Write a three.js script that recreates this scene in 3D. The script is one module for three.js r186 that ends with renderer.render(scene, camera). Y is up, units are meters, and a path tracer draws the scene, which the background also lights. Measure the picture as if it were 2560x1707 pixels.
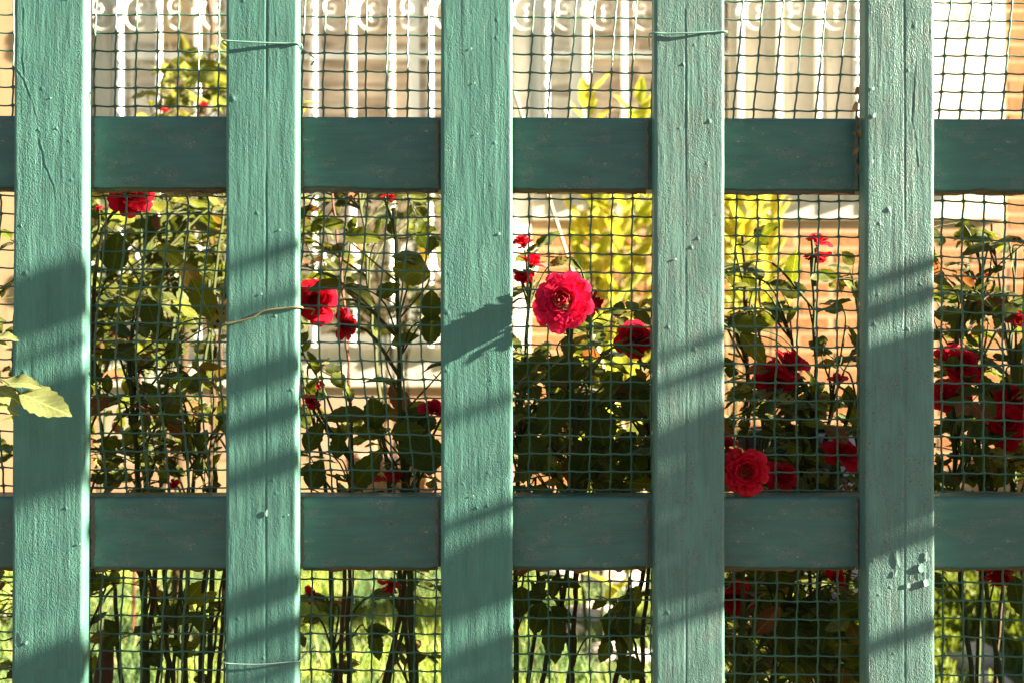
import * as THREE from 'three';
import { mergeGeometries } from 'three/addons/utils/BufferGeometryUtils.js';

// ---------------------------------------------------------------- camera, sky, sun, exposure
const scene = new THREE.Scene();
const EYE = 0.76, CAMZ = 1.25, FPX = 3200;            // camera height, distance to the picket fronts, focal length in photo pixels
const camera = new THREE.PerspectiveCamera(2 * Math.atan(853.5 / FPX) * 180 / Math.PI, 2560 / 1707, 0.05, 400);
camera.position.set(0, EYE, CAMZ);
camera.lookAt(0, EYE, -5);
camera.focus = 1.31;
camera.userData.fStop = 7.5;

const SUN = new THREE.Vector3(1, 0.35, 0.13).normalize();
const sun = new THREE.DirectionalLight(new THREE.Color(1, 0.87, 0.68), 5);
sun.position.copy(SUN).multiplyScalar(30);
sun.castShadow = true;
sun.shadow.mapSize.set(4096, 4096);
Object.assign(sun.shadow.camera, { left: -6, right: 6, top: 5, bottom: -5, near: 1, far: 80 });
scene.add(sun, sun.target);

{ // clear late-afternoon sky
  const W = 512, H = 256, d = new Float32Array(W * H * 4);
  for (let j = 0; j < H; j++) for (let i = 0; i < W; i++) {
    const el = ((j + 0.5) / H - 0.5) * Math.PI, az = ((i + 0.5) / W - 0.5) * 2 * Math.PI;
    const dx = Math.cos(el) * Math.cos(az), dy = Math.sin(el), dz = Math.cos(el) * Math.sin(az);
    const h = Math.pow(1 - Math.max(0, dy), 3);
    const c = Math.max(0, dx * SUN.x + dy * SUN.y + dz * SUN.z);
    const glow = 0.35 * Math.pow(c, 6) + 0.5 * Math.pow(c, 40);
    const o = (j * W + i) * 4, g = (dy < 0 ? 0.5 : 1) * 0.33;
    d[o] = g * (0.1 + 0.115 * h + glow * 0.55); d[o + 1] = g * (0.135 + 0.085 * h + glow * 0.46); d[o + 2] = g * (0.175 + 0.035 * h + glow * 0.33); d[o + 3] = 1;
  }
  const t = new THREE.DataTexture(d, W, H, THREE.RGBAFormat, THREE.FloatType);
  t.mapping = THREE.EquirectangularReflectionMapping; t.magFilter = t.minFilter = THREE.LinearFilter; t.wrapS = THREE.RepeatWrapping; t.needsUpdate = true;
  scene.background = t; scene.environment = t;
}
const renderer = new THREE.WebGLRenderer({ antialias: true });
renderer.toneMapping = THREE.LinearToneMapping;
renderer.toneMappingExposure = 10.2;
renderer.shadowMap.enabled = true;

// ---------------------------------------------------------------- helpers
function rng(a) { return () => { a |= 0; a = a + 0x6D2B79F5 | 0; let t = Math.imul(a ^ a >>> 15, 1 | a); t = t + Math.imul(t ^ t >>> 7, 61 | t) ^ t; return ((t ^ t >>> 14) >>> 0) / 4294967296; }; }
const V = (x, y, z) => new THREE.Vector3(x, y, z);
const at = (px, py, D) => V((px - 1280) / FPX * D, EYE - (py - 853.5) / FPX * D, CAMZ - D);
const lerp = (a, b, t) => a + (b - a) * t, clamp = (x, a, b) => Math.min(b, Math.max(a, x));
const sstep = (a, b, x) => { const t = clamp((x - a) / (b - a), 0, 1); return t * t * (3 - 2 * t); };
function hash2(i, j, s) { let h = Math.imul(i, 374761393) + Math.imul(j, 668265263) + Math.imul(s, 2147483647 ^ 0x9E3779B9) | 0; h = Math.imul(h ^ h >>> 13, 1274126177); h ^= h >>> 16; return (h >>> 0) / 4294967296; }
function vnoise(x, y, s = 0) { // smooth value noise in 0..1
  const i = Math.floor(x), j = Math.floor(y); let u = x - i, v = y - j; u = u * u * (3 - 2 * u); v = v * v * (3 - 2 * v);
  const a = hash2(i, j, s), b = hash2(i + 1, j, s), c = hash2(i, j + 1, s), d = hash2(i + 1, j + 1, s);
  return a + (b - a) * u + (c - a) * v + (a - b - c + d) * u * v;
}
const fbm = (x, y, s, n = 3) => { let r = 0, a = 0.5, t = 0; for (let k = 0; k < n; k++) { r += a * vnoise(x, y, s + k * 17); t += a; a *= 0.5; x *= 2.03; y *= 2.03; } return r / t; };
const taken = {};
function numbered(name) { const n = taken[name] = (taken[name] ?? -1) + 1; return n ? `${name}_${String(n).padStart(3, '0')}` : name; }
function shade(o) { o.castShadow = o.receiveShadow = true; return o; }
function part(name, geo, mat, parent) { const m = shade(new THREE.Mesh(geo, mat)); m.name = name; parent.add(m); return m; }
function thing(name, label, category, group) { const g = new THREE.Group(); g.name = numbered(name); g.userData = { label, category }; if (group) g.userData.group = group; scene.add(g); return g; }
function solo(name, geo, mat, label, category, group) { const m = part(numbered(name), geo, mat, scene); m.userData = { label, category }; if (group) m.userData.group = group; return m; }
function struct(name, geo, mat) { const m = part(name, geo, mat, scene); m.userData = { kind: 'structure' }; return m; }
function geom(pos, idx, uv) {
  const g = new THREE.BufferGeometry(); g.setAttribute('position', new THREE.Float32BufferAttribute(pos, 3));
  g.setAttribute('uv', new THREE.Float32BufferAttribute(uv ?? new Float32Array(pos.length / 3 * 2), 2)); g.setIndex(idx); g.computeVertexNormals(); return g;
}
function merge(list) { return mergeGeometries(list.map(g => { const q = g.index ? g.toNonIndexed() : g; for (const k of Object.keys(q.attributes)) if (!['position', 'normal', 'uv'].includes(k)) q.deleteAttribute(k); return q; })); }
function tube(pts, rad, sides = 6, flat = 1) { // tube along points with a radius per point (or one radius)
  const n = pts.length, pos = [], uv = [], idx = []; let nrm = null, len = 0;
  for (let i = 0; i < n; i++) {
    const t = pts[Math.min(n - 1, i + 1)].clone().sub(pts[Math.max(0, i - 1)]).normalize();
    if (!nrm) nrm = Math.abs(t.y) < 0.9 ? V(0, 1, 0) : V(0, 0, 1);
    nrm.addScaledVector(t, -nrm.dot(t)).normalize(); const b = t.clone().cross(nrm);
    const r = typeof rad === 'number' ? rad : rad[i]; if (i) len += pts[i].distanceTo(pts[i - 1]);
    for (let k = 0; k <= sides; k++) { const a = k / sides * 2 * Math.PI, c = Math.cos(a) * r, s = Math.sin(a) * r * flat; pos.push(pts[i].x + nrm.x * c + b.x * s, pts[i].y + nrm.y * c + b.y * s, pts[i].z + nrm.z * c + b.z * s); uv.push(k / sides, len * 10); }
  }
  const w = sides + 1;
  for (let i = 0; i < n - 1; i++) for (let k = 0; k < sides; k++) { const a = i * w + k; idx.push(a, a + 1, a + w, a + 1, a + w + 1, a + w); }
  for (const [row, sgn] of [[0, 1], [n - 1, -1]]) { const c = pos.length / 3; pos.push(pts[row].x, pts[row].y, pts[row].z); uv.push(0.5, 0); for (let k = 0; k < sides; k++) sgn > 0 ? idx.push(c, row * w + k + 1, row * w + k) : idx.push(c, row * w + k, row * w + k + 1); }
  return geom(pos, idx, uv);
}
function curve(pts, n) { const c = new THREE.CatmullRomCurve3(pts); return c.getPoints(n); }
function box(w, h, d, c = 0.002, x = 0, y = 0, z = 0) { // chamfered box, uv in metres
  const pos = [], idx = [], uv = [], hw = w / 2, hh = h / 2, hd = d / 2, P = (a, b, e, u, v) => { pos.push(a + x, b + y, e + z); uv.push(u, v); return pos.length / 3 - 1; };
  const quad = (q, U) => { const s = q.map((p, i) => P(...p, ...U[i])); idx.push(s[0], s[1], s[2], s[0], s[2], s[3]); };
  const face = (f, a, b) => quad([f(-a, -b), f(a, -b), f(a, b), f(-a, b)], [[-a, -b], [a, -b], [a, b], [-a, b]].map(([p, q]) => [p + x, q + y]));
  for (const s of [-1, 1]) {
    face((a, b) => [a * s, b, hd * s], hw - c, hh - c); face((a, b) => [hw * s, b, -a * s], hd - c, hh - c); face((a, b) => [a, hh * s, -b * s], hw - c, hd - c);
  }
  if (c > 0) {
    const E = (p, q, r, t) => quad([p, q, r, t], [p, q, r, t].map(v => [v[0] + x, v[1] + y]));
    for (const s of [-1, 1]) for (const t of [-1, 1]) {
      const o = s * t > 0;
      const e1 = [[-hw + c, hh * s - c * s, hd * t], [hw - c, hh * s - c * s, hd * t], [hw - c, hh * s, hd * t - c * t], [-hw + c, hh * s, hd * t - c * t]];
      const e2 = [[hw * s - c * s, -hh + c, hd * t], [hw * s, -hh + c, hd * t - c * t], [hw * s, hh - c, hd * t - c * t], [hw * s - c * s, hh - c, hd * t]];
      const e3 = [[hw * s - c * s, hh * t, -hd + c], [hw * s - c * s, hh * t, hd - c], [hw * s, hh * t - c * t, hd - c], [hw * s, hh * t - c * t, -hd + c]];
      E(...(o ? e1 : e1.reverse())); E(...(o ? e2 : e2.reverse())); E(...(o ? e3 : e3.reverse()));
      for (const r of [-1, 1]) { const a = P(hw * s - c * s, hh * t - c * t, hd * r, 0, 0), b = P(hw * s, hh * t - c * t, hd * r - c * r, 0, 0), d2 = P(hw * s - c * s, hh * t, hd * r - c * r, 0, 0); s * t * r > 0 ? idx.push(a, b, d2) : idx.push(a, d2, b); }
    }
  }
  return geom(pos, idx, uv);
}
const C = (r, g, b) => new THREE.Color().setRGB(r, g, b);
function mat(color, rough = 0.8, extra = {}) { return new THREE.MeshPhysicalMaterial({ color, roughness: rough, ...extra }); }
function tex(w, h, f, srgb = true) { // f(u, v, x, y) -> grey number or [r, g, b], 0..1 in sRGB
  const d = new Uint8Array(w * h * 4);
  for (let y = 0; y < h; y++) for (let x = 0; x < w; x++) { const c = f(x / w, y / h, x, y), o = (y * w + x) * 4; if (typeof c === 'number') d[o] = d[o + 1] = d[o + 2] = clamp(c, 0, 1) * 255; else { d[o] = clamp(c[0], 0, 1) * 255; d[o + 1] = clamp(c[1], 0, 1) * 255; d[o + 2] = clamp(c[2], 0, 1) * 255; } d[o + 3] = 255; }
  const t = new THREE.DataTexture(d, w, h); t.wrapS = t.wrapT = THREE.RepeatWrapping; t.magFilter = THREE.LinearFilter; t.minFilter = THREE.LinearMipmapLinearFilter; t.generateMipmaps = true;
  if (srgb) t.colorSpace = THREE.SRGBColorSpace; t.needsUpdate = true; return t;
}
function moved(t, ox, oy, rx = 1, ry = 1) { const c = t.clone(); c.offset.set(ox, oy); c.repeat.set(rx, ry); c.needsUpdate = true; return c; }
const lin2s = v => v <= 0.0031308 ? v * 12.92 : 1.055 * Math.pow(v, 1 / 2.4) - 0.055;

// ---------------------------------------------------------------- ground
const grainT = tex(512, 512, (u, v, x, y) => 0.6 + 0.4 * (0.5 * fbm(x / 6, y / 6, 5) + 0.5 * fbm(x / 60, y / 60, 9)));
{
  const soil = tex(512, 512, (u, v, x, y) => { const n = fbm(x / 5, y / 5, 3), m = fbm(x / 50, y / 50, 4); return [0.2 + 0.2 * n * m, 0.21 + 0.18 * n, 0.09 + 0.08 * n]; });
  const g = new THREE.PlaneGeometry(240, 240).rotateX(-Math.PI / 2); const uv = g.attributes.uv; for (let i = 0; i < uv.count; i++) uv.setXY(i, uv.getX(i) * 400, uv.getY(i) * 400);
  struct('ground', g, mat(C(0.9, 0.9, 0.9), 1, { map: soil }));
  const p = new THREE.PlaneGeometry(30, 6).rotateX(-Math.PI / 2); const u2 = p.attributes.uv; for (let i = 0; i < u2.count; i++) u2.setXY(i, u2.getX(i) * 60, u2.getY(i) * 12);
  const pv = struct('pavement', p, mat(C(0.13, 0.125, 0.12), 0.95, { map: grainT })); pv.position.set(0, 0.004, 3.12);
  const b = new THREE.PlaneGeometry(9, 0.72, 90, 8).rotateX(-Math.PI / 2);
  const bp = b.attributes.position; for (let i = 0; i < bp.count; i++) bp.setY(i, 0.012 + 0.05 * fbm(bp.getX(i) * 9, bp.getZ(i) * 9, 31)); b.computeVertexNormals();
  const bed = struct('flower_bed', b, mat(C(0.09, 0.06, 0.04), 1, { map: grainT })); bed.position.set(1.2, 0, -0.5);
}

// ---------------------------------------------------------------- house
const WZ = -3.75, HS = 5 / FPX, hx = p => (p - 1280) * HS, hy = p => EYE - (p - 853.5) * HS;
{
  const house = thing('house', 'brick house front with white window frames, cream sills and stone base slabs', 'house');
  const plasterT = tex(512, 512, (u, v, x, y) => { const n = fbm(x / 4, y / 4, 40), m = fbm(x / 70, y / 70, 41), s = fbm(x / 14, y / 120, 44); const k = 0.86 + 0.08 * n + 0.08 * m - 0.1 * sstep(0.6, 0.85, s); return [k, k * 0.985, k * 0.95]; });
  const mortar = mat(C(0.66, 0.43, 0.25), 0.95, { map: plasterT }), cream = mat(C(0.86, 0.79, 0.68), 0.8, { map: plasterT }), white = mat(C(0.84, 0.83, 0.77), 0.45, { map: plasterT });
  const slabAt = (name, x0, x1, y0, y1, z0, z1, m, c = 0.003, parent = house) => part(name, box(x1 - x0, y1 - y0, z1 - z0, c, 0, 0, 0), m, parent).position.set((x0 + x1) / 2, (y0 + y1) / 2, (z0 + z1) / 2);
  const M = WZ - 0.0012, B = WZ - 0.26;       // mortar face and back of the wall
  const yStep = hy(968), yStepTop = hy(866), yS0 = hy(552), yS1 = hy(470), yTop = 2.35;
  // solid wall pieces around the openings
  slabAt('wall', hx(-1400), hx(236), 0, 3.1, B, M, mortar, 0);
  slabAt('wall', hx(236), hx(1326), 0, yStep, B, M, mortar, 0);
  slabAt('wall', hx(1326), hx(2511), 0, yS0, B, M, mortar, 0);
  slabAt('wall', hx(2511), hx(4200), 0, 3.1, B, M, mortar, 0);
  slabAt('lintel', hx(236), hx(2511), yTop, 3.1, B, WZ, cream, 0.004);
  slabAt('door_jamb', hx(236), hx(276), yStepTop, yTop, B, WZ + 0.004, cream);
  slabAt('pier', hx(1286), hx(1326), yStepTop, yTop, B, WZ + 0.006, white);
  slabAt('window_jamb', hx(2440), hx(2511), yS1, yTop, B, WZ + 0.004, cream);
  slabAt('door_step', hx(240), hx(1326), yStep, yStepTop, B, WZ + 0.014, cream, 0.005);
  slabAt('window_sill', hx(1329), hx(2509), yS0, yS1, B, WZ + 0.013, cream, 0.005);
  // room behind
  const room = mat(C(0.3, 0.26, 0.2), 0.9);
  slabAt('room_wall', hx(-1400), hx(4200), 0, 3.1, B - 2.4, B - 2.2, room, 0);
  slabAt('side_wall', hx(-1400), hx(-1300), 0, 3.1, B - 2.2, B, room, 0);
  slabAt('side_wall', hx(4100), hx(4200), 0, 3.1, B - 2.2, B, room, 0);
  slabAt('roof', hx(-1450), hx(4250), 3.1, 3.28, B - 2.5, WZ + 0.06, cream, 0.01);
  // bricks, one by one
  const brickT = tex(256, 256, (u, v, x, y) => { const n = fbm(x / 3, y / 3, 50), m = fbm(x / 30, y / 18, 51); const k = 0.74 + 0.2 * n + 0.16 * m; return [k, k * 0.97, k * 0.94]; });
  const brickB = tex(256, 256, (u, v, x, y) => fbm(x / 4, y / 4, 52), false);
  const tones = [[0.6, 0.265, 0.1], [0.63, 0.285, 0.11], [0.57, 0.245, 0.09], [0.62, 0.3, 0.125], [0.64, 0.31, 0.135], [0.57, 0.26, 0.1]];
  const brickM = tones.map((c, i) => mat(C(...c), 0.9, { map: moved(brickT, i * 0.17, i * 0.31, 3, 3), bumpMap: moved(brickB, i * 0.17, 0, 3, 3), bumpScale: 0.0012 }));
  const R = rng(11), CO = 0.0664, BL = 0.2688, J = 0.013;
  const geos = new Map(), brickGeo = w => { const k = Math.round(w * 50); if (!geos.has(k)) geos.set(k, box(k / 50 - J + 0.0001, CO - J, 0.05, 0.003)); return geos.get(k); };
  function bricks(x0, x1, y0, y1) {
    for (let r = Math.floor(y0 / CO); r * CO < y1 - 0.02; r++) {
      const y = r * CO + CO / 2 - 0.004; if (y - CO / 2 < y0 - 0.02) continue;
      if (y + (CO - J) / 2 > y1 + 0.004) continue;
      const off = (r % 2 ? 0.5 : 0) * BL + hx(2082);
      for (let k = Math.floor((x0 - off) / BL); off + k * BL < x1 - 0.02; k++) {
        const a = Math.max(x0 + J / 2, off + k * BL), b = Math.min(x1 + J / 2, off + (k + 1) * BL); if (b - a < 0.045) continue;
        const w = Math.round((b - a) * 50) / 50; const o = part('brick', brickGeo(w), brickM[Math.floor(R() * 6)], house);
        o.position.set((a + b) / 2, y + (R() - 0.5) * 0.002, WZ - 0.025 + (R() - 0.5) * 0.0014); o.rotation.set((R() - 0.5) * 0.004, (R() - 0.5) * 0.003, (R() - 0.5) * 0.006);
      }
    }
  }
  bricks(hx(1326), hx(2511), 0, yS0 - 0.003);
  bricks(hx(2511) + 0.006, hx(2780), 0, 2.15);
  bricks(hx(40), hx(236), 0.0, 2.15);
  // stone slabs under the door step
  const slabC = [[0.66, 0.4, 0.24], [0.68, 0.44, 0.28], [0.62, 0.52, 0.38], [0.66, 0.42, 0.26], [0.64, 0.38, 0.22], [0.7, 0.48, 0.32]];
  const stainT = tex(512, 512, (u, v, x, y) => { const n = fbm(x / 40, y / 30, 60), f = fbm(x / 3, y / 3, 61), s = fbm(x / 9, y / 90, 62); const k = 0.8 + 0.1 * f + 0.12 * n - 0.12 * sstep(0.45, 0.8, n * 0.7 + s * 0.3); return [k, k * (0.97 + 0.03 * n), k * (0.93 + 0.09 * n)]; });
  let sx = 240; [170, 205, 150, 178, 190, 193].forEach((w, i) => { for (const [y0, y1, q] of [[0.004, 0.285, 0], [0.293, yStep - 0.002, 1]]) { const o = (q ? 0 : 40); slabAt('stone_slab', hx(sx + 2) + (i && o ? o * HS : 0), hx(sx + w - 2) + (i < 5 && o ? o * HS : 0), y0, y1, M - 0.02, WZ - 0.001 + (R() - 0.5) * 0.003, mat(C(...slabC[(i + q * 2) % 6]), 0.9, { map: moved(stainT, i * 0.19 + q * 0.4, i * 0.37, 1.3, 1.3) }), 0.004); } sx += w; });
  // windows: frames, transom, stiles, panes, curtains
  const frameM = mat(C(0.82, 0.81, 0.75), 0.35), glass = new THREE.MeshPhysicalMaterial({ color: 0xffffff, roughness: 0.02, transmission: 1, thickness: 0, ior: 1.5 });
  function curtain(x0, x1, y0, y1, z, m, waves, amp, parent) {
    const nx = Math.round((x1 - x0) * 140), pos = [], uv = [], idx = [];
    for (let i = 0; i <= nx; i++) for (let j = 0; j <= 4; j++) { const t = i / nx, u = j / 4, x = lerp(x0, x1, t); pos.push(x, lerp(y0, y1, u), z + amp * Math.sin(t * waves + 0.8 * Math.sin(t * waves * 0.37)) * (1 - 0.25 * u)); uv.push(x * 2, u * (y1 - y0) * 2); }
    for (let i = 0; i < nx; i++) for (let j = 0; j < 4; j++) { const a = i * 5 + j; idx.push(a, a + 5, a + 1, a + 1, a + 5, a + 6); }
    return part('curtain', geom(pos, idx, uv), m, parent);
  }
  function windowUnit(name, p0, p1, y0, y1, stiles, curtainSpec) {
    const w = new THREE.Group(); w.name = name; house.add(w);
    const z0 = WZ - 0.06, z1 = WZ - 0.01, F = 0.045, x0 = hx(p0) + 0.001, x1 = hx(p1) - 0.001, ty = hy(135);
    slabAt('frame', x0, x0 + F, y0, y1, z0, z1, frameM, 0.004, w); slabAt('frame', x1 - F, x1, y0, y1, z0, z1, frameM, 0.004, w);
    slabAt('frame', x0 + F, x1 - F, y0, y0 + F, z0, z1, frameM, 0.004, w); slabAt('frame', x0 + F, x1 - F, y1 - F, y1, z0, z1, frameM, 0.004, w);
    slabAt('transom', x0 + F, x1 - F, ty - 0.017, ty + 0.017, WZ - 0.026, z1 - 0.004, frameM, 0.004, w);
    const xs = [x0 + F, ...stiles.map(hx), x1 - F];
    stiles.forEach(s => { slabAt('stile', hx(s) - 0.022, hx(s) + 0.022, y0 + F, ty - 0.017, WZ - 0.027, z1 - 0.002, frameM, 0.004, w); slabAt('stile', hx(s) - 0.022, hx(s) + 0.022, ty + 0.017, y1 - F, WZ - 0.027, z1 - 0.002, frameM, 0.004, w); });
    for (let i = 0; i < xs.length - 1; i++) { const a = xs[i] + (i ? 0.022 : 0), b = xs[i + 1] - (i < xs.length - 2 ? 0.022 : 0); for (const [c, d] of [[y0 + F, ty - 0.017], [ty + 0.017, y1 - F]]) { const g = new THREE.PlaneGeometry(b - a, d - c); part('pane', g, glass, w).position.set((a + b) / 2, (c + d) / 2, WZ - 0.02); } }
    for (const [a, b, m, wv, am] of curtainSpec) curtain(hx(a), hx(b), y0 + 0.02, y1 - 0.02, WZ - 0.036, m, wv, am * 0.5, w);
    return w;
  }
  const cloth = tex(256, 256, (u, v, x, y) => { const b = fbm(x / 60, y / 9, 70), f = vnoise(x / 1.5, y / 1.5, 71), st = 0.3 * sstep(0.5, 0.7, fbm(x / 120, y / 14, 75, 2)); const k = (0.76 + 0.2 * b + 0.1 * f) * (1 - st * 0.6); return [k, k * (0.98 - 0.12 * st), k * (0.95 - 0.25 * st)]; });
  const tan = mat(C(0.88, 0.68, 0.4), 0.95, { map: cloth }), greyTan = mat(C(0.92, 0.77, 0.61), 0.95, { map: cloth }), pale = mat(C(0.95, 0.92, 0.82), 0.95, { map: cloth });
  windowUnit('door', 276, 1286, yStepTop, yTop, [530, 785, 1035], [[270, 390, pale, 12, 0.014], [392, 650, tan, 20, 0.01], [652, 1290, greyTan, 46, 0.01]]);
  windowUnit('window', 1326, 2440, yS1, yTop, [1440, 1800, 2110], [[1320, 1440, pale, 14, 0.012], [1442, 2440, greyTan, 60, 0.01]]);
  // closed cream shutter leaves on the right of the window
  const shut = mat(C(0.86, 0.79, 0.68), 0.7, { map: plasterT });
  for (const [a, b] of [[1822, 2062], [2066, 2132], [2136, 2436]]) slabAt('shutter', hx(a), hx(b), yS1 + 0.008, yTop - 0.01, WZ - 0.0085, WZ + 0.004 - (b - a < 100 ? 0.004 : 0), shut, 0.004);
}

// ---------------------------------------------------------------- white iron grilles
{
  const iron = mat(C(0.86, 0.83, 0.75), 0.4), GZ = WZ + 0.04, K = (CAMZ - GZ) / FPX, gx = p => (p - 1280) * K, gy = p => EYE - (p - 853.5) * K;
  const twist = (y0, y1) => { const pos = [], idx = [], uv = [], n = Math.round((y1 - y0) / 0.011), r = 0.0135; for (let i = 0; i <= n; i++) { const y = lerp(y0, y1, i / n), a = y * 62; for (let k = 0; k <= 4; k++) { const q = a + k * Math.PI / 2; pos.push(Math.cos(q) * r, y, Math.sin(q) * r); uv.push(k / 4, y); } } for (let i = 0; i < n; i++) for (let k = 0; k < 4; k++) { const a = i * 5 + k; idx.push(a, a + 5, a + 1, a + 1, a + 5, a + 6); } return geom(pos, idx, uv).toNonIndexed(); };
  function scrollGeo() { // C scroll, back at x = 0, both ends rolled up, opening towards +x; photo pixels at the grille
    const pts = [], keys = [[165, 37], [220, 31], [270, 27], [330, 24], [400, 19], [470, 13], [540, 9.5], [610, 7], [680, 4]];
    const half = []; for (let a = 165; a <= 680; a += 9) { let k = 0; while (keys[k + 1][0] < a) k++; const r = lerp(keys[k][1], keys[k + 1][1], (a - keys[k][0]) / (keys[k + 1][0] - keys[k][0])), q = a * Math.PI / 180; half.push([36 + r * Math.cos(q) + (a > 330 ? 4 * sstep(330, 470, a) : 0), -14 + r * Math.sin(q)]); }
    for (const [x, y] of half.slice().reverse()) pts.push([x, -y]); for (const p of half) pts.push(p);
    return tube(pts.map(p => V(p[0] * K, p[1] * K, 0)), 0.0048, 6, 0.9);
  }
  const SC = scrollGeo();
  function grille(label, p0, n, yLow, yHigh, rows, firstCollar) {
    const g = thing('window_grille', label, 'grille', undefined);
    const y0 = gy(yLow), y1 = gy(yHigh), tw = twist(y0, y1 - 0.021), pl = box(0.024, y1 - y0 - 0.021, 0.024, 0.002, 0, (y0 + y1 - 0.021) / 2, 0);
    for (let i = 0; i < n; i++) { const x = gx(p0 + i * 97); part('bar', i % 2 === firstCollar % 2 && p0 > 1200 ? pl : (i % 4 === 2 ? pl : tw), iron, g).position.set(x, 0, GZ); }
    for (const y of [y1]) part('rail', box(gx(p0 + (n - 1) * 97) - gx(p0) + 0.05, 0.04, 0.014, 0.002), iron, g).position.set((gx(p0) + gx(p0 + (n - 1) * 97)) / 2, y, GZ);
    for (const ry of rows) for (let i = firstCollar; i < n; i += 2) {
      const x = gx(p0 + i * 97), y = gy(ry);
      part('collar', box(0.044, 0.032, 0.034, 0.004), iron, g).position.set(x, y, GZ);
      for (const s of [-1, 1]) { const m = part('scroll', SC, iron, g); m.position.set(x + s * 0.02, y, GZ); m.scale.x = s; }
    }
    for (const i of [0, n - 1]) for (const y of [y0 + 0.1, y1 - 0.1]) part('bracket', box(0.02, 0.02, GZ - WZ - 0.006, 0.001), iron, g).position.set(gx(p0 + i * 97), y, (GZ + WZ - 0.012) / 2);
    return g;
  }
  grille('white iron scroll grille with two scroll rows in front of the door', 299, 11, 866.5, -330, [33, 650], 0);
  grille('white iron scroll grille in front of the window beside cream shutters', 1366, 12, 472, -330, [33], 1);
}

// ---------------------------------------------------------------- picket fence
const P0X = -0.454, PITCH = 0.2083, PW = 0.07, PT = 0.022, FTOP = 1.2, FBOT = 0.05;
const paintBump = tex(512, 2048, (u, v, x, y) => { // 70 x 700 mm of brushed, grainy paint
  const streak = fbm(x / 7, y / 60, 100, 2) * 0.5 + fbm(x / 17, y / 190, 101, 2) * 0.35, grain = fbm(x / 5.5, y / 2.7, 102, 2), lump = fbm(x / 24, y / 12, 103, 2);
  const patch = sstep(0.42, 0.62, fbm(x / 110, y / 150, 104, 2)), dot = sstep(0.83, 0.95, vnoise(x / 7, y / 3, 105));
  return clamp(0.1 + 0.3 * streak + grain * (0.24 + 0.2 * patch) + 0.12 * lump + 0.22 * dot * (0.4 + 0.6 * patch), 0, 1);
}, false);
function paintMap(base, dirt, seed) {
  return tex(512, 2048, (u, v, x, y) => {
    const f = fbm(x / 9, y / 60, seed, 2), big = fbm(x / 130, y / 120, seed + 1, 3), cl = fbm(x / 60, y / 45, seed + 4, 2);
    let k = 0.9 + 0.1 * f + 0.12 * (big - 0.5);
    let c = [base[0] * k, base[1] * k, base[2] * k];
    const worn = 0.3 * sstep(0.5, 0.8, big); c = [lerp(c[0], 0.36, worn * 0.5), lerp(c[1], 0.55, worn * 0.35), lerp(c[2], 0.5, worn * 0.35)];
    const sp = vnoise(x / 3.2, y / 1.5, seed + 7), sm = vnoise(x / 1.6, y / 0.8, seed + 8);
    const d = dirt * sstep(0.42, 0.68, cl) * Math.max(sstep(0.8, 0.9, sp), 0.6 * sstep(0.86, 0.95, sm));
    const dust = dirt * 0.22 * sstep(0.45, 0.8, cl);
    c = c.map((q, i) => lerp(lerp(q, [0.42, 0.42, 0.4][i], dust), [0.2, 0.17, 0.15][i], d));
    const sm2 = 0.16 * Math.min(1, dirt) * sstep(0.5, 0.85, fbm(x / 40, y / 200, seed + 11, 4)); c = c.map((q, i) => lerp(q, [0.13, 0.2, 0.19][i], sm2));
    const ch = dirt * sstep(0.9, 0.94, vnoise(x / 6, y / 5, seed + 13)) * sstep(0.55, 0.65, cl); c = c.map((q, i) => lerp(q, [0.5, 0.55, 0.5][i], 0.7 * ch));
    return c;
  });
}
const TEAL = [lin2s(0.068), lin2s(0.185), lin2s(0.15)];
const paintClean = paintMap(TEAL, 0.3, 200), paintDirty = paintMap(TEAL.map((v, i) => v * [1.2, 1.03, 1.05][i]), 1, 240);
const paintMat = (i, map, ry = 1) => mat(C(1, 1, 1), 0.5, { map: moved(map, i * 0.21 % 1, i * 0.37 % 1, 1, ry), bumpMap: moved(paintBump, i * 0.13 % 1, i * 0.29 % 1, 1, ry), bumpScale: [0.0007, 0.00085, 0.00055, 0.0007, 0.00065, 0.0009][i] ?? 0.0007, specularIntensity: 0.6 });
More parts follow.
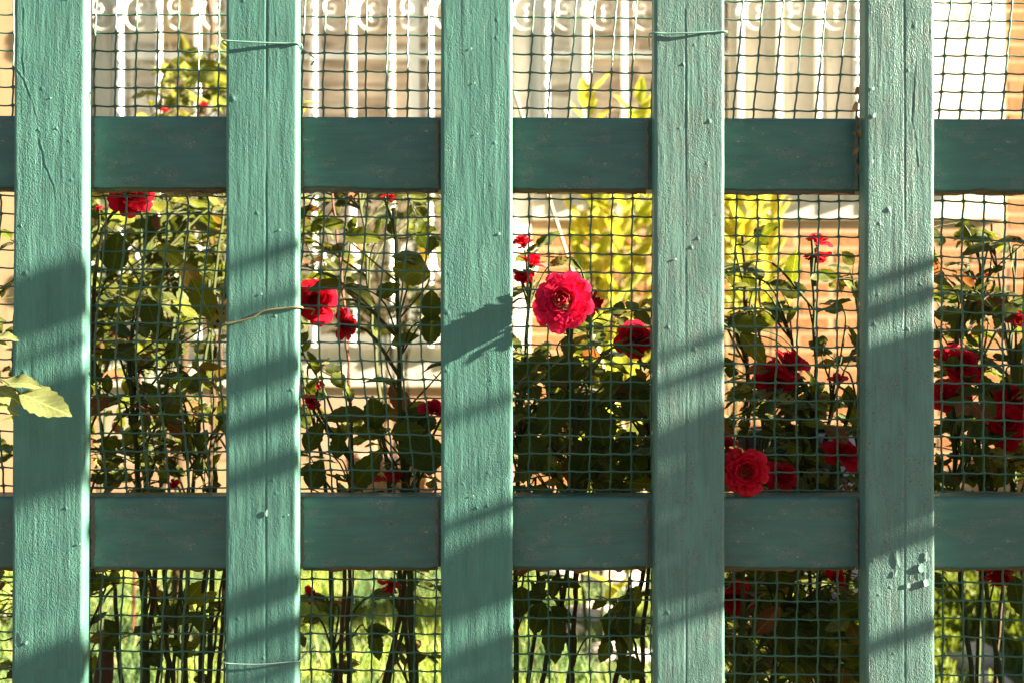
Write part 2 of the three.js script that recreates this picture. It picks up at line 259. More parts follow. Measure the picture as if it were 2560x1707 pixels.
function picketGeo(seed, groove, blisters, fine, creases = []) {
  // front sheet with rounded arrises, relief in real geometry; y from FBOT to FTOP, x centred, front at z = 0
  const R = rng(seed), xs = [], rr = 0.0028;
  const nx = fine ? 74 : 8; for (let i = 0; i <= nx; i++) xs.push(-PW / 2 + PW * i / nx);
  const edge = fine ? [0.0003, 0.0012, 0.0024] : [0.001]; const cols = [-PW / 2, ...edge.map(e => -PW / 2 + e), ...xs.filter(x => Math.abs(x) < PW / 2 - (fine ? 0.003 : 0.002)), ...edge.slice().reverse().map(e => PW / 2 - e), PW / 2];
  const ys = []; if (fine) { for (let y = FBOT; y < 0.4; y += 0.04) ys.push(y); for (let y = 0.4; y < 1.125; y += 0.0013) ys.push(y); for (let y = 1.13; y < FTOP - 0.01; y += 0.02) ys.push(y); } else for (let y = FBOT; y < FTOP - 0.02; y += 0.15) ys.push(y);
  ys.push(FTOP);
  const bl = []; for (let k = 0; k < blisters; k++) bl.push([(R() - 0.5) * 0.06, 0.42 + R() * 0.68, 0.0007 + R() * R() * 0.0014, 0.25 + R() * 0.6]);
  const wob = (y, s) => 0.0009 * (fbm(y * 6, s, seed + 3) - 0.5) + 0.0003 * (vnoise(y * 60, s, seed + 4) - 0.5);
  const pos = [], uv = [], idx = [], w = cols.length;
  for (const y of ys) {
    const near = bl.filter(b => Math.abs(b[1] - y) < b[2] * 2.5);
    for (const x of cols) {
      const d = PW / 2 - Math.abs(x), e = d < rr ? rr - Math.sqrt(Math.max(0, rr * rr - (rr - d) * (rr - d))) : 0;
      let z = -e; const X = x * 1000, Y = y * 1000;
      if (fine && d > 0.0004) {
        z += 0.00042 * (fbm(X / 9, Y / 120, seed, 2) - 0.5) + 0.00022 * (fbm(X / 2.6, Y / 26, seed + 1, 2) - 0.5) + 0.0007 * (fbm(X / 60, Y / 90, seed + 2, 2) - 0.5) + 0.00008 * (vnoise(X / 1.7, Y / 2.1, seed + 9) - 0.5);
        if (groove !== null) { const q = (X - groove - 1.2 * (fbm(Y / 160, 1, seed + 5) - 0.5)) / 0.75; z -= 0.00055 * Math.exp(-q * q) * (0.35 + 0.65 * sstep(0.3, 0.6, fbm(Y / 70, 3, seed + 6))); }
        for (const cr of creases) { let k = 0; if (y > cr[0][1] || y < cr[cr.length - 1][1]) continue; while (cr[k + 1][1] > y) k++; const t = (y - cr[k][1]) / (cr[k + 1][1] - cr[k][1]), q = (x - lerp(cr[k][0], cr[k + 1][0], t) - 0.0016 * (fbm(Y / 9, 2, seed + 7) - 0.5)) / 0.0009; z += 0.0002 * (0.3 + vnoise(Y / 14, 3, seed + 8)) * (Math.exp(-q * q) - 0.8 * Math.exp(-(q + 1.6) * (q + 1.6))); }
        for (const b of near) { const q = Math.hypot(x - b[0], (y - b[1]) * 0.8) / b[2]; if (q < 2.2) z += b[3] * 0.0011 * Math.exp(-q * q); }
      }
      pos.push(x + Math.sign(x) * (d < 0.004 ? wob(y, x > 0 ? 1 : 7) : 0), y, z); uv.push(x / PW + 0.5, y / 0.7);
    }
  }
  for (let j = 0; j < ys.length - 1; j++) for (let i = 0; i < w - 1; i++) { const a = j * w + i; idx.push(a, a + 1, a + w, a + 1, a + w + 1, a + w); }
  const front = geom(pos, idx, uv);
  // sides, back and ends
  const p2 = [], u2 = [], i2 = []; const Q = (a, b, c, d) => { const o = p2.length / 3; for (const q of [a, b, c, d]) { p2.push(...q); u2.push(q[2] / 0.07 * 1.2 + 0.3, q[1] / 0.7); } i2.push(o, o + 1, o + 2, o, o + 2, o + 3); };
  for (let j = 0; j < ys.length - 1; j++) { const L = j * w, L2 = (j + 1) * w, r = L + w - 1, r2 = L2 + w - 1, g = k => [pos[k * 3], pos[k * 3 + 1], pos[k * 3 + 2]], bk = k => [Math.sign(pos[k * 3]) * PW / 2, pos[k * 3 + 1], -PT];
    Q(g(r), bk(r), bk(r2), g(r2)); Q(bk(L), g(L), g(L2), bk(L2)); }
  Q([PW / 2, FBOT, -PT], [-PW / 2, FBOT, -PT], [-PW / 2, FTOP, -PT], [PW / 2, FTOP, -PT]);
  Q([-PW / 2, FTOP, 0], [PW / 2, FTOP, 0], [PW / 2, FTOP, -PT], [-PW / 2, FTOP, -PT]); Q([-PW / 2, FBOT, -PT], [PW / 2, FBOT, -PT], [PW / 2, FBOT, 0], [-PW / 2, FBOT, 0]);
  return merge([front, geom(p2, i2, u2)]);
}
const fence = thing('picket_fence', 'teal green painted wooden picket fence with two horizontal rails and flaking paint', 'fence');
const flakeMat = mat(C(0.1, 0.2, 0.17), 0.6), bareWood = mat(C(0.2, 0.11, 0.045), 0.95, { map: grainT }), greyWood = mat(C(0.16, 0.13, 0.1), 0.95, { map: grainT });
const pickets = [];
{
  const creaseList = [[[[32, 165], [60, 205], [76, 250], [92, 300], [97, 350], [112, 415], [132, 462], [138, 500]], [[55, 20], [56, 80], [54, 140], [58, 190]]], [[[690, 30], [688, 60], [690, 90]]], [[[1180, 1228], [1190, 1236], [1194, 1246]]], [[[1716, 20], [1719, 150], [1717, 320]]], [[[2295, 150], [2290, 230], [2284, 300], [2296, 360], [2300, 420]], [[2222, 1360], [2236, 1400], [2240, 1440]], [[2312, 1370], [2308, 1410], [2314, 1450]]]];
  const spec = [[-0.4535, null, 26, paintClean, 0.9955], [-0.245, 4.5, 14, paintClean, 1], [-0.0345, null, 18, paintClean, 1], [0.1735, -4, 22, paintDirty, 0.98], [0.379, 4.5, 30, paintDirty, 0.965]];
  spec.forEach(([x, gr, bl, map, sc], i) => { const p = part('picket', picketGeo(300 + i * 20, gr, bl, true, (creaseList[i] ?? []).map(l => l.map(([a, b]) => { const p = at(a, b, CAMZ); return [p.x - x, p.y]; }))), paintMat(i + 1, map), fence); p.position.set(x, 0, 0.0004 * i); p.scale.x = sc; p.rotation.z = [-0.004, -0.001, 0.0005, 0.0005, 0.001][i]; p.geometry.translate(0, -EYE, 0); p.position.y = EYE; pickets.push(p); });
  const far = picketGeo(900, null, 0, false), fm = paintMat(2, paintClean);
  for (let i = -6; i < 31; i++) { if (i >= 0 && i < 5) continue; const p = part('picket', far, fm, fence); p.position.set(P0X + PITCH * i + 0.003 * Math.sin(i * 7), 0, 0); }
  // rails: long boards behind the pickets, fine relief and ragged lower edge where the photograph shows them
  const RT = 0.038;
  const railGeo = (seed) => {
    const X = []; for (let x = -1.75; x < -0.6; x += 0.2) X.push(x); for (let x = -0.6; x < 0.62; x += 0.0022) X.push(x); for (let x = 0.7; x < 6; x += 0.2) X.push(x);
    const H = 0.0727, prof = []; const n = 30; for (let i = 0; i <= n; i++) prof.push([-H / 2 + H * i / n, 0]);
    const pos = [], uv = [], idx = [], w = prof.length + 2;
    for (const x of X) { const rag = 0.0016 * Math.pow(fbm(x * 55, 1, seed, 3), 1.5) + 0.0012 * sstep(0.6, 0.8, vnoise(x * 30, 4, seed)), top = 0.0006 * (fbm(x * 40, 7, seed) - 0.5);
      pos.push(x, -H / 2 + rag, -RT); uv.push(x / 0.7, 0);
      prof.forEach(([y], i) => { const d = Math.min(y + H / 2, H / 2 - y), r = 0.0022, e = d < r ? r - Math.sqrt(Math.max(0, r * r - (r - d) * (r - d))) : 0; const yy = y + (i === 0 ? rag : 0) + (i < 3 && i ? rag * (3 - i) / 3 : 0) + (i === n ? top : 0); pos.push(x, yy, -e + (d > 0.001 ? 0.0004 * (fbm(x * 30, y * 60, seed + 2, 3) - 0.5) + 0.0005 * (fbm(x * 9, y * 20, seed + 3) - 0.5) : 0)); uv.push(x / 0.7, y / 0.07 + 0.5); });
      pos.push(x, H / 2 + top, -RT); uv.push(x / 0.7, 1.4); }
    for (let j = 0; j < X.length - 1; j++) for (let i = 0; i < w; i++) { const i2 = (i + 1) % w, a = j * w + i, b = j * w + i2, c = a + w, d = b + w; idx.push(a, c, b, b, c, d); }
    for (const j of [0, X.length - 1]) for (let i = 1; i < w - 1; i++) j ? idx.push(j * w, j * w + i, j * w + i + 1) : idx.push(0, i + 1, i);
    return geom(pos, idx, uv);
  };
  const railPaint = paintMap([lin2s(0.036), lin2s(0.118), lin2s(0.1)], 1.5, 270), railMat = k => { const m = moved(railPaint, 0.3 * k, 0.2); m.rotation = Math.PI / 2; const b = moved(paintBump, 0.4 * k, 0.1); b.rotation = Math.PI / 2; return mat(C(1, 1, 1), 0.42, { map: m, bumpMap: b, bumpScale: 0.0003 }); };
  const D = CAMZ + PT, RY = [EYE + (853.5 - 384) / FPX * D, EYE + (853.5 - 1333) / FPX * D];
  RY.forEach((y, k) => {
    const r = part('rail', railGeo(500 + k * 30), railMat(k), fence); r.position.set(0, y, -PT - 0.001); r.rotation.z = k ? 0 : -0.0033;
    const R = rng(70 + k);
    for (let b = 0; b < 6; b++) { // bare splintered wood along the lower edge of each bay
      const x0 = P0X + PITCH * (b - 1) + PW / 2 + 0.002, x1 = x0 + PITCH - PW - 0.004, pos = [], idx = [], n = 70;
      for (let i = 0; i <= n; i++) { const x = lerp(x0, x1, i / n), a = -0.0363 - (k ? 0 : 0.0033 * x / 1), dy = -0.0006 - 0.0032 * Math.pow(fbm(x * 60, 5, 33 + k * 9 + b, 3), 2.2) - 0.0016 * sstep(0.62, 0.75, vnoise(x * 140, 2, 9 + k)) ; pos.push(x, a + 0.0022, -0.0012 - 0.001 * vnoise(x * 200, 1, 3), x, a + dy, -0.003 - 0.003 * vnoise(x * 90, 1, 8), x, a + dy * 0.6, -0.012, x, a + 0.002, -0.03); }
      for (let i = 0; i < n; i++) for (let q = 0; q < 3; q++) { const a = i * 4 + q; idx.push(a, a + 1, a + 4, a + 1, a + 5, a + 4); }
      const e = part('bare_wood_edge', geom(pos, idx), b % 2 ? bareWood : (k ? bareWood : greyWood), fence); e.position.set(0, y, -PT - 0.001);
      for (const [xx, s] of [[x0 - 0.0015, 1], [x1 + 0.0015, -1]]) { // dirt and old filler in the corner between rail and picket
        const pp = [], ii = [], m = 36; for (let i = 0; i <= m; i++) { const yy = lerp(-0.035, 0.035, i / m), t = 0.001 + 0.0045 * Math.pow(fbm(yy * 260, b, 40 + k * 5 + (s > 0 ? 2 : 0), 3), 1.6); pp.push(0, yy, 0.004 * vnoise(yy * 300, b, 5), s * t * 0.6, yy, 0.0022 * vnoise(yy * 400, b, 6), s * t, yy, -0.0012); }
        for (let i = 0; i < m; i++) for (let q = 0; q < 2; q++) { const a = i * 3 + q; s > 0 ? ii.push(a, a + 1, a + 3, a + 1, a + 4, a + 3) : ii.push(a, a + 3, a + 1, a + 1, a + 3, a + 4); }
        part('dirt_seam', geom(pp, ii), greyWood, fence).position.set(xx, y - (k ? 0 : 0.0033 * xx), -PT);
      }
    }
  });
  // posts, out of the picture
  for (const x of [-1.1, 1.4, 3.7, 5.9]) part('post', box(0.08, 1.16, 0.08, 0.004), fm, fence).position.set(x, 0.58, -PT - RT - 0.055);
  // curled flakes of paint
  const flake = (parent, px, py, wmm, hmm, curl, rz) => { // a thin irregular scab of paint, attached along one side and lifting towards the other
    const w = wmm * 0.42 / 1000, h = hmm * 0.42 / 1000, pos = [0, 0, 0.0004], idx = [], p = at(px, py, CAMZ), N = 18, K = 4;
    for (let k = 1; k <= K; k++) for (let a = 0; a < N; a++) { const q = a / N * 6.2832, r = k / K * (0.62 + 0.55 * fbm(Math.cos(q) * 1.6 + px, Math.sin(q) * 1.6 + py, 17, 2)), x = Math.cos(q) * r, y = Math.sin(q) * r; pos.push(x * w, y * h, 0.0003 + Math.pow(Math.max(0, (x + 0.7) / 1.5), 1.6) * curl * w * 0.3); }
    for (let a = 0; a < N; a++) { const b = (a + 1) % N; idx.push(0, 1 + a, 1 + b); for (let k = 0; k < K - 1; k++) { const o = 1 + k * N; idx.push(o + a, o + N + a, o + b, o + b, o + N + a, o + N + b); } }
    const f = part('paint_flake', geom(pos, idx), flakeMat, parent); f.position.set(p.x - parent.position.x, p.y - parent.position.y, 0.0002); f.rotation.z = rz; };
  flake(pickets[0], 47, 1600, 6, 20, 0.9, 0.1); flake(pickets[0], 70, 1606, 3, 5, 1.3, 3.0); flake(pickets[0], 203, 1358, 3, 3, 1.1, 3.1); flake(pickets[0], 182, 1600, 2.4, 3, 1.1, 3);
  flake(pickets[1], 668, 1282, 4, 9, 1.35, 3.0); flake(pickets[1], 722, 1286, 2, 2.5, 1.2, 3); flake(pickets[1], 655, 735, 2.4, 3.4, 1.2, 3.1); flake(pickets[1], 700, 575, 2, 2.4, 1.2, 3.1);
  for (const a of [[2245, 1395, 5, 22, 0.7, 3.3], [2240, 1432, 4, 10, 0.9, 2.9], [2305, 1418, 9, 12, 0.75, 3.2], [2318, 1455, 10, 9, 1.05, 3.35], [2272, 1462, 5, 8, 0.9, 3], [2318, 1390, 4, 14, 0.9, 3.1], [2290, 1440, 6, 10, 0.8, 0.2]]) flake(pickets[4], ...a);
  flake(pickets[2], 1250, 585, 3, 4, 1.2, 3.1); flake(pickets[2], 1184, 1238, 2.4, 2.2, 1.2, 2.8); flake(pickets[2], 1195, 335, 2.2, 2.4, 1.2, 3); flake(pickets[2], 1188, 208, 2.2, 2.4, 1.2, 3); flake(pickets[2], 1180, 122, 2, 3, 1.2, 3); flake(pickets[3], 1690, 648, 3, 3, 1.2, 3.1); flake(pickets[0], 125, 245, 2.6, 2.6, 1.2, 3); flake(pickets[4], 2180, 405, 3, 5, 1.1, 3); flake(pickets[4], 2185, 290, 5, 7, 0.8, 3); flake(pickets[4], 2182, 222, 4, 5, 0.9, 3.1);
}

// ---------------------------------------------------------------- dry debris caught on the fence
{
  const R = rng(404), straw = mat(C(0.26, 0.18, 0.08), 0.9), list = [];
  for (let i = 0; i < 70; i++) { const p = at(lerp(425, 560, R()), 474 + 14 * R() * R(), 1.285), q = p.clone().add(V((R() - 0.5) * 0.05, -0.006 * R() + 0.002, (R() - 0.5) * 0.016)); list.push(tube(curve([p, p.clone().lerp(q, 0.5).add(V(0, (R() - 0.6) * 0.008, (R() - 0.5) * 0.006)), q], 6), 0.00045, 4)); }
  solo('dead_grass', merge(list), straw, 'tuft of dead brown grass caught under the upper rail beside the string tied picket', 'dead grass');
  const bits = thing('dry_leaf', 'curled dry leaf scraps wedged between the upper rail and the picket with chipped paint', 'dry leaf'), dm = [mat(C(0.2, 0.12, 0.05), 0.9), mat(C(0.12, 0.1, 0.06), 0.9), mat(C(0.4, 0.2, 0.08), 0.9)];
  for (const [px, py, L, a] of [[2142, 222, 32, 85], [2138, 262, 40, 75], [2143, 300, 44, 100], [2134, 335, 30, 170], [2142, 372, 34, 60], [2146, 420, 30, 95], [2145, 330, 36, 110]]) { const n = 6, pos = [], idx = [], s = L / FPX * 1.26; for (let i = 0; i <= n; i++) for (const k of [-1, 0, 1]) { const t = i / n, w = 0.22 * Math.sin(Math.PI * Math.min(1, t + 0.06)) * s; pos.push(k * w * Math.cos(t * 2), (t - 0.5) * s, 0.003 * Math.sin(t * 4) + k * k * w * 0.6); } for (let i = 0; i < n; i++) for (let k = 0; k < 2; k++) { const o = i * 3 + k; idx.push(o, o + 1, o + 3, o + 1, o + 4, o + 3); } const m = part('leaf_scrap', geom(pos, idx), dm[px % 3], bits), p = at(px, py, 1.262); m.position.copy(p); m.rotation.z = (a - 90) * Math.PI / 180; }
}

// ---------------------------------------------------------------- plastic netting behind the rails
const NZ = -PT - 0.038 - 0.0055;
{
  const net = thing('plastic_netting', 'dark green plastic garden netting stretched behind the picket fence', 'netting');
  const pl = mat(C(0.04, 0.118, 0.08), 0.36), D = CAMZ - NZ, S = D / FPX, CX = 51.7, CY = 45.4;
  const bend = (px, py) => { // measured sway of the strands
    let dx = py < 380 ? (180 - py) * 0.075 * (px > 1700 ? 1.25 : px > 1100 ? 0.8 : 0.15) : 0;
    if (px < 700) dx += 26 * sstep(420, 520, py) - 30 * sstep(480, 950, py) + 34 * sstep(860, 1250, py) - 18 * sstep(1300, 1600, py); else if (px < 1150) dx += 6 - 16 * sstep(480, 800, py) + 34 * sstep(820, 1240, py); else dx += 2 - 4 * sstep(500, 900, py);
    return dx + 12 * (fbm(px / 150, py / 200, 61) - 0.5);
  };
  const dip = (px, py) => 0.006 * (px - 600) + 10 * (fbm(px / 200, py / 170, 66) - 0.5) + (px > 2150 && py > 460 && py < 900 ? (px - 2330) * 0.03 : 0);
  const pt = (px, py, k) => V((px + bend(px, py) - 1280) * S, EYE - (py + dip(px, py) - 853.5) * S, NZ + 0.002 * (fbm(px / 200, py / 240, 71) - 0.5) + k);
  const y0 = 39 - CY * 8, ny = 54, x0 = 236.5 - CX * 9, nx = 62, sub = 8;
  for (let i = 0; i <= nx; i++) { const pts = [], r = []; for (let j = 0; j <= (ny - 1) * sub; j++) { const f = (j % sub) / sub, n = Math.min(f, 1 - f); const p = pt(x0 + i * CX, y0 + j / sub * CY, 0); p.x += 0.0003 * Math.sin(f * 6.283) + 0.0004 * (hash2(i, Math.floor(j / sub), 3) - 0.5) * Math.sin(f * 3.14); pts.push(p); r.push(0.00118 + 0.0008 * Math.exp(-n * n * 190)); } part('strand', tube(pts, r, 6, 0.85), pl, net); }
  for (let j = 0; j < ny; j++) { const pts = [], r = []; for (let i = 0; i <= nx * sub; i++) { const f = (i % sub) / sub, n = Math.min(f, 1 - f); const p = pt(x0 + i / sub * CX, y0 + j * CY, 0.0003); p.y += 0.00028 * Math.sin(f * 6.283 + 0.5) - 0.0003 * Math.sin(f * 3.14); pts.push(p); r.push(0.00086 + 0.0009 * Math.exp(-n * n * 150)); } part('strand', tube(pts, r, 6, 0.85), pl, net); }
}

// ---------------------------------------------------------------- wire and string ties round the pickets
{
  const wire = mat(C(0.13, 0.26, 0.22), 0.4), string = mat(C(0.2, 0.17, 0.08), 0.9), thin = mat(C(0.22, 0.3, 0.28), 0.4);
  const tie = (label, a, b, mid, r, m, bulge, name) => { // from the netting left of the picket, over its front, to the netting on the right
    const L = at(a[0], a[1], CAMZ), Rr = at(b[0], b[1], CAMZ), c = [V(L.x + 0.004, L.y, NZ), V(L.x - 0.002, L.y, -PT), V(L.x - 0.0015, L.y, 0.001 + bulge[0] * 0.4)];
    mid.forEach(([t, dy, z]) => c.push(V(lerp(L.x, Rr.x, t), lerp(L.y, Rr.y, t) + dy, z)));
    c.push(V(Rr.x + 0.0012, Rr.y, 0.0004), V(Rr.x + 0.0016, Rr.y - 0.0005, -PT), V(Rr.x + 0.006, Rr.y - 0.002, NZ), V(Rr.x + 0.002, Rr.y - 0.006, NZ - 0.004));
    solo(name, tube(curve(c, 90), r, 6), m, label, 'tie');
  };
  tie('thin green wire tied taut round the string tied picket above the upper rail', [562, 104], [744, 109], [[0.15, -0.0004, 0.0042], [0.5, -0.0008, 0.003], [0.85, -0.0004, 0.0012]], 0.0009, wire, [0.006], 'wire_tie');
  tie('thin green wire above the upper rail, round the picket beside the round scarlet bloom', [1634, 84], [1813, 79], [[0.2, -0.001, 0.003], [0.5, -0.0012, 0.0034], [0.85, -0.0002, 0.0014]], 0.0008, wire, [0.004], 'wire_tie');
  tie('tan garden string slanting across a picket between the two rails', [562, 811], [744, 768], [[0.15, -0.0003, 0.0016], [0.38, 0.0006, 0.0014], [0.52, 0.0038, 0.0016], [0.8, 0.002, 0.0013]], 0.001, string, [0.002], 'string_tie');
  tie('fine sagging wire round the string tied picket below the lower rail', [562, 1654], [744, 1652], [[0.15, -0.0014, 0.003], [0.5, -0.0022, 0.0026], [0.85, -0.0008, 0.0012]], 0.0006, thin, [0.004], 'wire_tie');
}

// ---------------------------------------------------------------- leaves, roses and canes
function leafGeo(W, teeth, fold, droop, twistA, seed) { // unit length along +y, upper face +z
  const n = 13, pos = [], uv = [], idx = [];
  for (let i = 0; i <= n; i++) {
    const t = i / n, w = W / 2 * Math.pow(Math.sin(Math.PI * Math.pow(clamp(t * 0.985 + 0.012, 0, 1), 0.82)), 0.8) * (1 - 0.06 * hash2(i, 2, seed)), z0 = -droop * t * t + 0.015 * Math.sin(t * 9 + seed);
    for (let k = -2; k <= 2; k++) { const s = k / 2, tooth = Math.abs(k) === 2 && teeth ? (i % 2 ? 1 + teeth : 1 - teeth) : 1, a = twistA * t, x = s * w * tooth, z = z0 + Math.abs(s) * w * fold + 0.03 * W * Math.sin(t * 14 + k + seed) * Math.abs(s); pos.push(x * Math.cos(a) - z * 0 , t + (Math.abs(k) === 2 && teeth && i % 2 ? 0.02 : 0), z + x * Math.sin(a)); uv.push(0.5 + s * 0.5 * (w / (W / 2)), t); }
  }
  for (let i = 0; i < n; i++) for (let k = 0; k < 4; k++) { const a = i * 5 + k; idx.push(a, a + 1, a + 5, a + 1, a + 6, a + 5); }
  return geom(pos, idx, uv);
}
const roseLeaf = [0, 1, 2, 3, 4, 5].map(k => leafGeo([0.62, 0.7, 0.55, 0.66, 0.75, 0.5][k], 0.05, [0.25, 0.05, 0.5, -0.2, 0.15, 0.35][k], [0.12, 0.25, -0.08, 0.3, 0.05, 0.18][k], [0.1, -0.2, 0.3, 0, 0.25, -0.35][k], k * 3.1));
const plainLeaf = [0, 1, 2].map(k => leafGeo([0.46, 0.55, 0.42][k], 0, [0.4, 0.2, 0.5][k], [0.1, 0.25, -0.1][k], [0.1, -0.2, 0.2][k], k * 2.3));
const veinT = tex(128, 256, (u, v) => { const a = Math.abs(u - 0.5) * 2, rib = 1 - sstep(0.02, 0.07, a), q = (v * 7 - a * 2.6) % 1, side = (1 - sstep(0.05, 0.16, Math.abs(q - 0.5))) * 0.4 * (1 - a); const n = 0.8 + 0.2 * fbm(u * 30, v * 50, 7) ; const k = n * (0.82 + 0.3 * Math.max(rib, side)); return [k, k, k * 0.92]; });
const spotT = tex(128, 256, (u, v) => { const s = sstep(0.55, 0.7, fbm(u * 7, v * 10, 13)); const k = 0.8 + 0.2 * fbm(u * 30, v * 50, 7); return [k * lerp(1, 0.5, s), k * lerp(1, 0.3, s), k * lerp(1, 0.2, s)]; });
const leafMat = (r, g, b, tr = 0.42, rough = 0.5, map = veinT) => new THREE.MeshPhysicalMaterial({ color: C(r, g, b), roughness: 0.95, transmission: tr, thickness: 0, side: THREE.DoubleSide, map, specularIntensity: 0.25, clearcoat: 0.1, clearcoatRoughness: rough * 0.7 });
const greens = [leafMat(0.13, 0.165, 0.01, 0.55), leafMat(0.165, 0.2, 0.012, 0.55), leafMat(0.095, 0.13, 0.01, 0.5), leafMat(0.23, 0.26, 0.014, 0.58), leafMat(0.13, 0.15, 0.02, 0.5)];
const autumn = [leafMat(0.34, 0.22, 0.03, 0.5, 0.6), leafMat(0.36, 0.13, 0.04, 0.5, 0.6), leafMat(0.28, 0.24, 0.04, 0.5, 0.6, spotT)];
const roseGreen = [...greens, ...greens, ...greens, leafMat(0.26, 0.31, 0.02, 0.52), leafMat(0.3, 0.31, 0.025, 0.52), ...autumn];
const paleGreen = [leafMat(0.32, 0.35, 0.045, 0.5), leafMat(0.36, 0.4, 0.09, 0.48), leafMat(0.4, 0.38, 0.05, 0.5)];
const yellows = [leafMat(0.88, 0.76, 0.07, 0.6), leafMat(0.8, 0.76, 0.07, 0.6), leafMat(0.9, 0.77, 0.12, 0.6), leafMat(0.62, 0.68, 0.06, 0.6)];
const caneM = [mat(C(0.04, 0.05, 0.014), 0.7, { specularIntensity: 0.3 }), mat(C(0.055, 0.034, 0.016), 0.8, { specularIntensity: 0.3 }), mat(C(0.1, 0.04, 0.022), 0.7, { specularIntensity: 0.3 })], twigM = mat(C(0.05, 0.055, 0.016), 0.75, { specularIntensity: 0.3 });
const petalMat = (r, g, b, tr = 0.3) => new THREE.MeshPhysicalMaterial({ color: C(r, g, b), roughness: 0.9, transmission: tr, thickness: 0, side: THREE.DoubleSide, specularIntensity: 0.15, clearcoat: 0.14, clearcoatRoughness: 0.2 });
const reds = [petalMat(0.52, 0.003, 0.016), petalMat(0.46, 0.002, 0.01), petalMat(0.58, 0.005, 0.026)];
const pinkReds = [petalMat(0.6, 0.006, 0.045), petalMat(0.54, 0.005, 0.032), petalMat(0.66, 0.012, 0.07)];
const X0 = V(1, 0, 0), Y0 = V(0, 1, 0), Z0 = V(0, 0, 1);
function place(o, pos, tip, nrm, L) { // put a leaf with its base at pos, its tip along tip and its upper face towards nrm
  const y = tip.clone().normalize(), z = nrm.clone().addScaledVector(y, -nrm.dot(y)); if (z.lengthSq() < 1e-5) z.set(0, 0.3, 1).addScaledVector(y, -y.z); z.normalize();
  o.matrix.makeBasis(y.clone().cross(z), y, z); o.quaternion.setFromRotationMatrix(o.matrix); o.position.copy(pos); o.scale.setScalar(L);
}
// petals: unit height, base at the origin, outside facing +z, cupped towards -z
function petalGeo(W, cup, lip, ruf, seed) {
  const nu = 6, nv = 6, pos = [], uv = [], idx = [];
  for (let j = 0; j <= nv; j++) for (let i = 0; i <= nu; i++) { const t = j / nv, s = i / nu * 2 - 1, w = W / 2 * (0.22 + 0.78 * Math.pow(Math.sin(Math.PI * 0.5 * Math.min(1, t * 1.35)), 0.9)), top = 1 - 0.2 * Math.pow(Math.abs(s), 3) * sstep(0.4, 1, t) + 0.025 * Math.sin(s * 8 + seed) * t * t * t, r = W * 0.62 / Math.max(0.15, cup), a = s * w / r; pos.push(Math.sin(a) * r, t * top, -(1 - Math.cos(a)) * r + 0.22 * Math.sin(t * Math.PI * 0.75) + lip * Math.pow(t, 4) + ruf * Math.sin(s * 6 + seed * 2) * t * t * 0.5); uv.push(i / nu, t); }
  for (let j = 0; j < nv; j++) for (let i = 0; i < nu; i++) { const a = j * (nu + 1) + i; idx.push(a, a + 1, a + nu + 1, a + 1, a + nu + 2, a + nu + 1); }
  return geom(pos, idx, uv);
}
const petals = [0, 1, 2, 3].map(k => petalGeo([0.95, 1.15, 1.05, 1.25][k], [1.2, 0.9, 0.75, 0.6][k], [0.1, 0.26, 0.34, 0.4][k], [0.03, 0.06, 0.08, 0.09][k], k * 1.7));
const sepal = leafGeo(0.26, 0, 0.3, 0.3, 0, 4), hipG = new THREE.SphereGeometry(1, 10, 8);
function bloom(parent, pos, axis, Rm, mats, n, seed, open = 1, label) { // Rm: radius of the open flower in metres
  const g = new THREE.Group(); g.name = 'rose_bloom'; if (label) g.userData.label = label; parent.add(g); g.position.copy(pos); g.quaternion.setFromUnitVectors(Y0, axis.clone().normalize());
  Rm *= label ? 0.96 : 0.84; const R = rng(seed), base = V(0, -0.42 * Rm * (0.5 + 0.5 * open), 0);
  for (let i = 0; i < n; i++) {
    const f = i / (n - 1), L = Rm * lerp(0.5, 1.04, Math.pow(f, 0.75)) * (0.86 + 0.24 * R()), tilt = lerp(-0.32, lerp(0.3, 1.3, open), Math.pow(f, 1.15)) + (R() - 0.5) * 0.26, ang = i * 2.39996 + (R() - 0.5) * 0.8;
    const full = !!label, out = V(Math.cos(ang), 0, Math.sin(ang)), r0 = Rm * (full ? 0.62 * Math.pow(f, 0.75) : lerp(0.03, 0.12, f)), o = part('petal', petals[f < 0.3 ? 0 : f < 0.55 ? 1 : f < 0.8 ? 2 : 3], mats[Math.floor(R() * mats.length)], g);
    const up = Y0.clone().multiplyScalar(Math.cos(tilt)).addScaledVector(out, Math.sin(tilt)), nr = out.clone().multiplyScalar(Math.cos(tilt)).addScaledVector(Y0, -Math.sin(tilt));
    place(o, base.clone().addScaledVector(out, r0).addScaledVector(Y0, Rm * (full ? 0.34 * (1 - f * f) + 0.04 + (R() - 0.5) * 0.07 : lerp(0.28, 0.0, f) + (R() - 0.5) * 0.16)), up, nr.add(V((R() - 0.5) * 0.5, 0, (R() - 0.5) * 0.5)), full ? Rm * lerp(0.36, 0.5, f) * (0.85 + 0.3 * R()) : L); if (full && i < 16) { o.position.set(Math.cos(ang) * Rm * 0.012 * i, base.y + Rm * 0.34, Math.sin(ang) * Rm * 0.012 * i); o.scale.set(Rm * 0.26, Rm * (0.3 + 0.012 * i), Rm * 0.22); } o.scale.x *= lerp(0.75, 1.02, R());
  }
  const hip = part('rose_hip', hipG, greens[1], g); if (label) base.y -= Rm * 0.3; hip.position.copy(base).y -= Rm * 0.06; hip.scale.set(Rm * 0.16, Rm * 0.2, Rm * 0.16);
  for (let k = 0; k < 5; k++) { const a = k * 1.2566 + R(), out = V(Math.cos(a), 0, Math.sin(a)), tl = lerp(0.5, 1.9, open * R() + 0.2); place(part('sepal', sepal, greens[k % 3], g), base.clone().addScaledVector(out, Rm * 0.1), Y0.clone().multiplyScalar(Math.cos(tl)).addScaledVector(out, Math.sin(tl)), out, Rm * 0.6); }
  return g;
}
